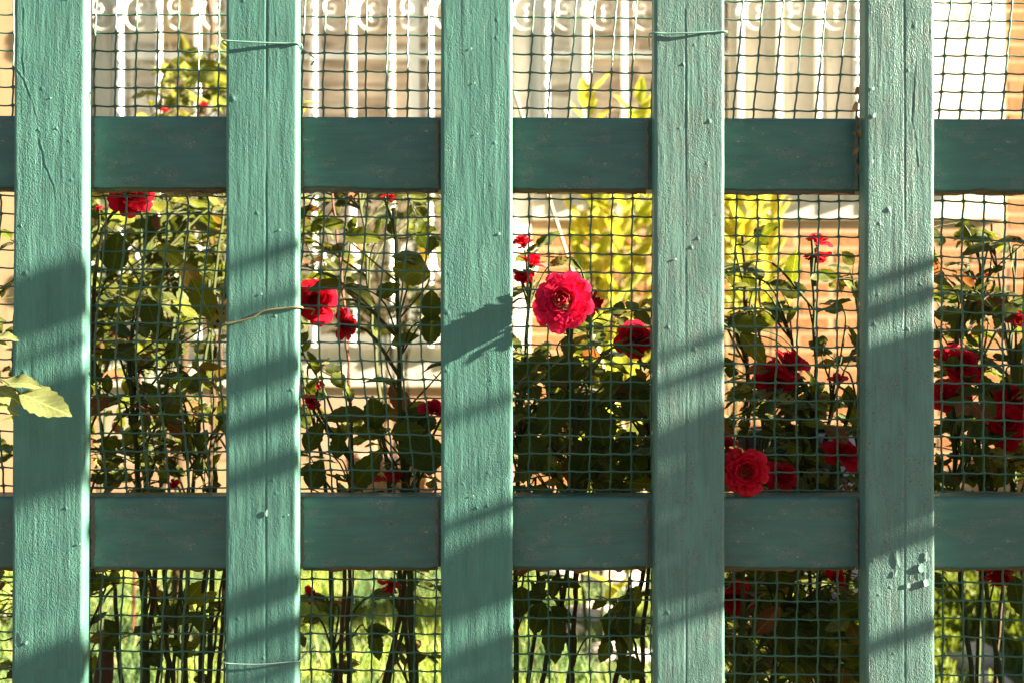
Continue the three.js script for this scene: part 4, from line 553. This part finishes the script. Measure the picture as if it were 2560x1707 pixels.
{ // short wooden stake behind the netting
  const p = at(262, 1562, 1.5), pts = []; for (let i = 0; i <= 14; i++) pts.push(V(p.x + 0.004 * Math.sin(i), p.y * i / 14, p.z)); solo('wooden_stake', tube(pts, pts.map((_, i) => i === 14 ? 0.004 : i === 13 ? 0.0085 : 0.0105 - 0.001 * Math.sin(i * 2)), 9), mat(C(0.14, 0.06, 0.03), 0.9, { map: grainT }), 'short brown wooden stake behind the netting among tall rose canes', 'stake');
}
{ // leaning bamboo stake
  const a = at(1284, 225, 2.6), c = at(1446, 725, 2.6), d = c.clone().add(c.clone().sub(a).multiplyScalar(1.15)); d.y = Math.max(d.y, 0); const pts = []; for (let i = 0; i <= 40; i++) pts.push(a.clone().lerp(d, i / 40)); solo('bamboo_stake', tube(pts, pts.map((_, i) => 0.0034 + (i % 7 === 3 ? 0.001 : 0)), 8), mat(C(0.36, 0.3, 0.17), 0.7), 'thin pale bamboo stake leaning among the roses', 'stake');
}
{ // dark blue planter
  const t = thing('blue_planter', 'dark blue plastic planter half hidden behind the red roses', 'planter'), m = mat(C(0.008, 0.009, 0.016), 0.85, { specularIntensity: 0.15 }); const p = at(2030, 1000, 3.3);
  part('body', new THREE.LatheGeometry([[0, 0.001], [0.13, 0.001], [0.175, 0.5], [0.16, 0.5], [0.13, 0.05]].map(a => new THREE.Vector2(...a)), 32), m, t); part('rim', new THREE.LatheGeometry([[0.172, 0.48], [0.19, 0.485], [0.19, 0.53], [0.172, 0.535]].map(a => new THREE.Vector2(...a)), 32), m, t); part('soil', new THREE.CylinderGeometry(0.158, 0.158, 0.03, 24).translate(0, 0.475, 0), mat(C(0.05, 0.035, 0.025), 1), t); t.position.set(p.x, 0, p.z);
}

// ---------------------------------------------------------------- lawn, stones, ground cover
{
  const sm = mat(C(0.66, 0.58, 0.5), 0.95, { map: grainT }), sm2 = mat(C(0.5, 0.3, 0.2), 0.95, { map: grainT }), sm3 = mat(C(0.72, 0.62, 0.54), 0.95, { map: grainT });
  const SPOTS = [ // px, py of the visible middle, half width px, height ratio, D, material, label
    [2430, 1640, 78, 0.6, 2.72, sm3, 'broad pale rounded stone at the edge of the green ground cover'], [2480, 1700, 60, 0.5, 2.66, sm3, 'flat pale stone in front of the broad rounded one'], [2365, 1680, 42, 0.7, 2.66, sm2, 'reddish brown stone beside the pale stones in the ground cover'],
    [2440, 1455, 90, 0.5, 3.7, sm, 'wide grey stone behind the ground cover'], [2505, 1510, 40, 0.6, 3.3, sm3, 'small white stone behind the ground cover'],
    [1430, 1440, 80, 0.3, 3.9, sm3, 'long flat pale stone set in the lawn nearest the house'], [1540, 1445, 90, 0.3, 3.85, sm3, 'wide flat pale stone set in the lawn beside the long one'], [1490, 1530, 70, 0.26, 3.35, sm3, 'flat pale stone in the middle of the lawn'], [1440, 1528, 40, 0.3, 3.4, sm3, 'small flat pale stone left of the middle stone in the lawn'], [1520, 1630, 70, 0.2, 2.95, sm3, 'large sunken pale stone among grass below the middle stone'], [1585, 1640, 55, 0.25, 2.9, sm3, 'pale lawn stone half hidden by a dark curled rose leaf'], [1420, 1570, 46, 0.25, 3.15, sm, 'worn greyish stone hidden behind the hanging leaf'],
    [2050, 1690, 60, 0.4, 2.75, sm3, 'pale stone under the dark foliage below the scarlet bloom'], [1835, 1680, 26, 0.9, 2.75, sm2, 'small orange stone under the dark foliage below the scarlet bloom'], [1925, 1668, 22, 0.7, 2.8, sm2, 'orange pebble between the small orange stone and the pale stone under dark foliage'] ];
  const R = rng(5), blade = geom([-0.5, 0, 0, 0.5, 0, 0, -0.34, 0.45, 0.08, 0.34, 0.45, 0.08, 0, 1, 0.3], [0, 1, 2, 1, 3, 2, 2, 3, 4]);
  const gm = new THREE.MeshPhysicalMaterial({ color: C(1, 1, 1), roughness: 0.95, transmission: 0.4, thickness: 0, side: THREE.DoubleSide });
  const N = 52000, lawn = shade(new THREE.InstancedMesh(blade, gm, N)), m = new THREE.Matrix4(), q = new THREE.Quaternion(), e = new THREE.Euler(), c = new THREE.Color(); lawn.name = 'lawn_grass'; let k = 0;
  const clear = (x, z) => { for (const [px, py, hw, hr] of SPOTS) { const g = EYE * FPX / (py + hw * hr * 0.4 - 853.5), sx = (px - 1280) / FPX * g, sz = CAMZ - g, r = hw / FPX * g; if (Math.abs(x - sx) < r * 0.85 && z > sz - r * 0.6 && z < sz + r * 0.8 + (px > 2300 ? 0.4 : 0.16)) return false; } return true; };
  while (k < N) { const z = -0.95 - 2.78 * Math.pow(R(), 1.1), D = CAMZ - z, x = (R() - 0.5) * 1.06 * D; if (!clear(x, z)) continue; if (x > 0.12 && x < 0.85 && z > -3.4 && fbm(x * 5 + 3, z * 4, 88, 2) > 0.52) { if (R() < 0.8) continue; }
    if (x / D > 0.1 && R() < 0.55) continue;
    e.set((R() - 0.5) * 0.9, R() * 6.28, (R() - 0.5) * 0.9); q.setFromEuler(e); const h = 0.028 + 0.05 * R() * (0.5 + fbm(x * 4, z * 4, 91)); m.compose(V(x, 0, z), q, V(0.004 + 0.0035 * R(), h, h)); lawn.setMatrixAt(k, m); const t = R(); { const p = sstep(0.35, 0.65, fbm(x * 7, z * 5, 95, 2)); c.setRGB(0.06 + (0.08 + 0.26 * t) * p, 0.13 + (0.12 + 0.22 * t) * p, 0.015 + 0.04 * R() * p); }; if (R() < 0.06) c.setRGB(0.4, 0.33, 0.14); lawn.setColorAt(k++, c); }
  lawn.userData = { kind: 'stuff', label: 'bright sunlit green lawn between the roses and the house', category: 'grass' }; scene.add(lawn);
  const stoneGeo = seed => { const g = new THREE.IcosahedronGeometry(1, 4), p = g.attributes.position; for (let i = 0; i < p.count; i++) { const v = V(p.getX(i), p.getY(i), p.getZ(i)), n = 0.72 + 0.4 * fbm(v.x * 1.4 + seed, v.y * 1.4 + v.z * 1.1, seed, 2) + 0.2 * fbm(v.z * 3 + seed, v.x * 3 - v.y * 2, seed + 5, 2); p.setXYZ(i, v.x * n, Math.max(-0.25, v.y * n), v.z * n); } g.computeVertexNormals(); const uv = g.attributes.uv; for (let i = 0; i < uv.count; i++) uv.setXY(i, uv.getX(i) * 2, uv.getY(i) * 2); return g; };
  const sg = [1, 2, 3, 4].map(k => stoneGeo(k * 7.3));
  SPOTS.forEach(([px, py, hw, hr, D, mm, lab], i) => { const p = at(px, py, D), r = hw / FPX * D; const ground = EYE * FPX / (py + hw * hr * 0.4 - 853.5); const q2 = at(px, py, ground); const o = solo('stone', sg[i % 4], mm, lab, 'stone'); o.position.set(q2.x, 0.0, q2.z); const rr = hw / FPX * ground; o.scale.set(rr, rr * Math.max(0.35, hr) * (px > 2300 ? 1.05 : 1.2), rr * 0.8); o.rotation.y = i * 1.9; });
  // low ground cover on the right
  const G = 16000, cg = leafGeo(0.5, 0, 0.2, 0.1, 0, 3), cover = shade(new THREE.InstancedMesh(cg, leafMat(0.2, 0.26, 0.02, 0.4), G)); cover.name = 'ground_cover'; cover.userData = { kind: 'stuff', label: 'low mossy green ground cover with pale stones behind the picket with chipped paint', category: 'ground cover' };
  for (let i = 0; i < G; i++) { const a = R() * 6.28, rr = Math.sqrt(R()), x = 1.18 + Math.cos(a) * rr * 0.5, z = -2.15 + Math.sin(a) * rr * 0.85; if (!clear(x, z)) { i--; continue; } const h = 0.12 * Math.pow(Math.max(0, 1 - rr * rr), 0.5) * (0.6 + 0.6 * fbm(x * 9, z * 9, 12)); e.set((R() - 0.7) * 1.2, R() * 6.28, (R() - 0.5) * 1.2); q.setFromEuler(e); const s = 0.016 + 0.014 * R(); m.compose(V(x, h * (0.6 + 0.4 * R()), z), q, V(s, s, s)); cover.setMatrixAt(i, m); }
  scene.add(cover);
}

// ---------------------------------------------------------------- what shades the fence and the garden from the right, outside the frame
{
  // shrub in front of the fence: its leaves throw the soft slanting bands on the pickets
  const b = new Bush('tall shrub in front of the fence, well to the right of the roses', 1020, 'street_shrub', 'shrub'), R = b.R;
  const px0 = [117, 653, 1191, 1723, 2250], U = 1.25 / FPX;
  const bands = [ // first picket, last picket, top and bottom of the shadow in photo pixels at the third picket's height, distance
    [4, 3, 1035, 1066, 1.5], [4, 3, 1104, 1146, 1.6], [4, 3, 1222, 1330, 1.45], [4, 3, 1320, 1450, 1.55], [4, 3, 1440, 1560, 1.5], [4, 3, 1550, 1676, 1.6], [4, 3, 1703, 1742, 1.5], [4, 4, 1935, 1975, 1.5],
    [2, 2, 1010, 1034, 1.9], [2, 2, 1275, 1308, 1.7], [2, 2, 1356, 1450, 1.7], [2, 2, 1436, 1522, 1.75], [2, 2, 1612, 1670, 1.8], [2, 2, 1690, 1750, 1.8],
    [1, 1, 440, 474, 2], [1, 1, 720, 782, 1.9], [1, 1, 560, 590, 2.2], [1, 1, 842, 890, 1.9], [1, 1, 964, 1020, 2], [1, 1, 1273, 1332, 1.8], [1, 1, 1378, 1424, 1.9], [1, 1, 1490, 1520, 1.9],
    [0, 0, 300, 390, 1.9], [0, 0, 370, 450, 1.95], [0, 0, 492, 520, 2.1], [0, 0, 585, 640, 2], [0, 0, 628, 740, 1.9], [0, 0, 730, 852, 2], [0, 0, 1250, 1360, 1.9]];
  const stem = V(2.3, 0, 0.42); b.cane([stem, V(2.25, 0.7, 0.4), V(2.2, 1.5, 0.42), V(2.1, 2.05, 0.45)], 0.014, 1); b.cane([stem.clone().add(V(0.05, 0, 0.03)), V(2.05, 0.6, 0.34), V(1.95, 1.2, 0.33)], 0.009, 1); b.cane([stem.clone().add(V(-0.05, 0, 0)), V(2.15, 0.5, 0.34), V(2, 0.9, 0.32), V(1.95, 1.45, 0.36)], 0.009, 1); b.cane([stem.clone().add(V(-0.03, 0, -0.02)), V(2, 0.45, 0.3), V(1.85, 0.9, 0.3)], 0.008, 1);
  for (const [i0, i1, v0, v1, T] of bands) {
    const xm = (px0[i0] + px0[i1]) / 2, ym = (v0 + v1) / 2 - 0.345 * (xm - 1191), P = at(xm, ym, CAMZ), c = P.clone().addScaledVector(SUN, T * 1.08), h = (v1 - v0) * U * 1.25, w = Math.max(0.02, Math.abs(px0[i1] - px0[i0]) * U * 0.13 + 0.03);
    const long = h > w, L = (long ? h : w) * 1.15, o = new THREE.Mesh(leafGeo(clamp((long ? w : h) / L * 1.15, 0.2, 1.2), 0, 0.08, 0.06, 0, R() * 9), greens[Math.floor(R() * 3)]); o.name = 'leaf'; shade(o);
    const tip = long ? V(0, 1, 0) : V(0, 0.0, 1); place(o, c.clone().addScaledVector(tip, -L / 2), tip, V(1, 0.2, 0.1), L); b.twig(c.clone().addScaledVector(tip, -L / 2), 0.0012, 0.005); b.g.add(o); b.leaves++;
  }
  b.done();
  // clipped hedge beside the lawn, shading the foot of the wall
  const HN = 9000, hm = shade(new THREE.InstancedMesh(plainLeaf[1], greens[1], HN)), m = new THREE.Matrix4(), q = new THREE.Quaternion(), e = new THREE.Euler(), Rh = rng(77); hm.name = 'garden_hedge'; hm.userData = { kind: 'stuff', label: 'leafy clipped hedge closing the lawn on its right side', category: 'hedge' };
  for (let i = 0; i < HN; i++) { const y = 0.8 * Rh(), z = -3.7 + 2.7 * Rh(), x = 3.1 + 0.45 * Rh(); e.set(Rh() * 6, Rh() * 6, Rh() * 6); q.setFromEuler(e); m.compose(V(x, y * (0.9 + 0.12 * fbm(z * 3, 1, 4)), z), q, V(0.06, 0.06, 0.06)); hm.setMatrixAt(i, m); }
  scene.add(hm);
}
renderer.render(scene, camera);
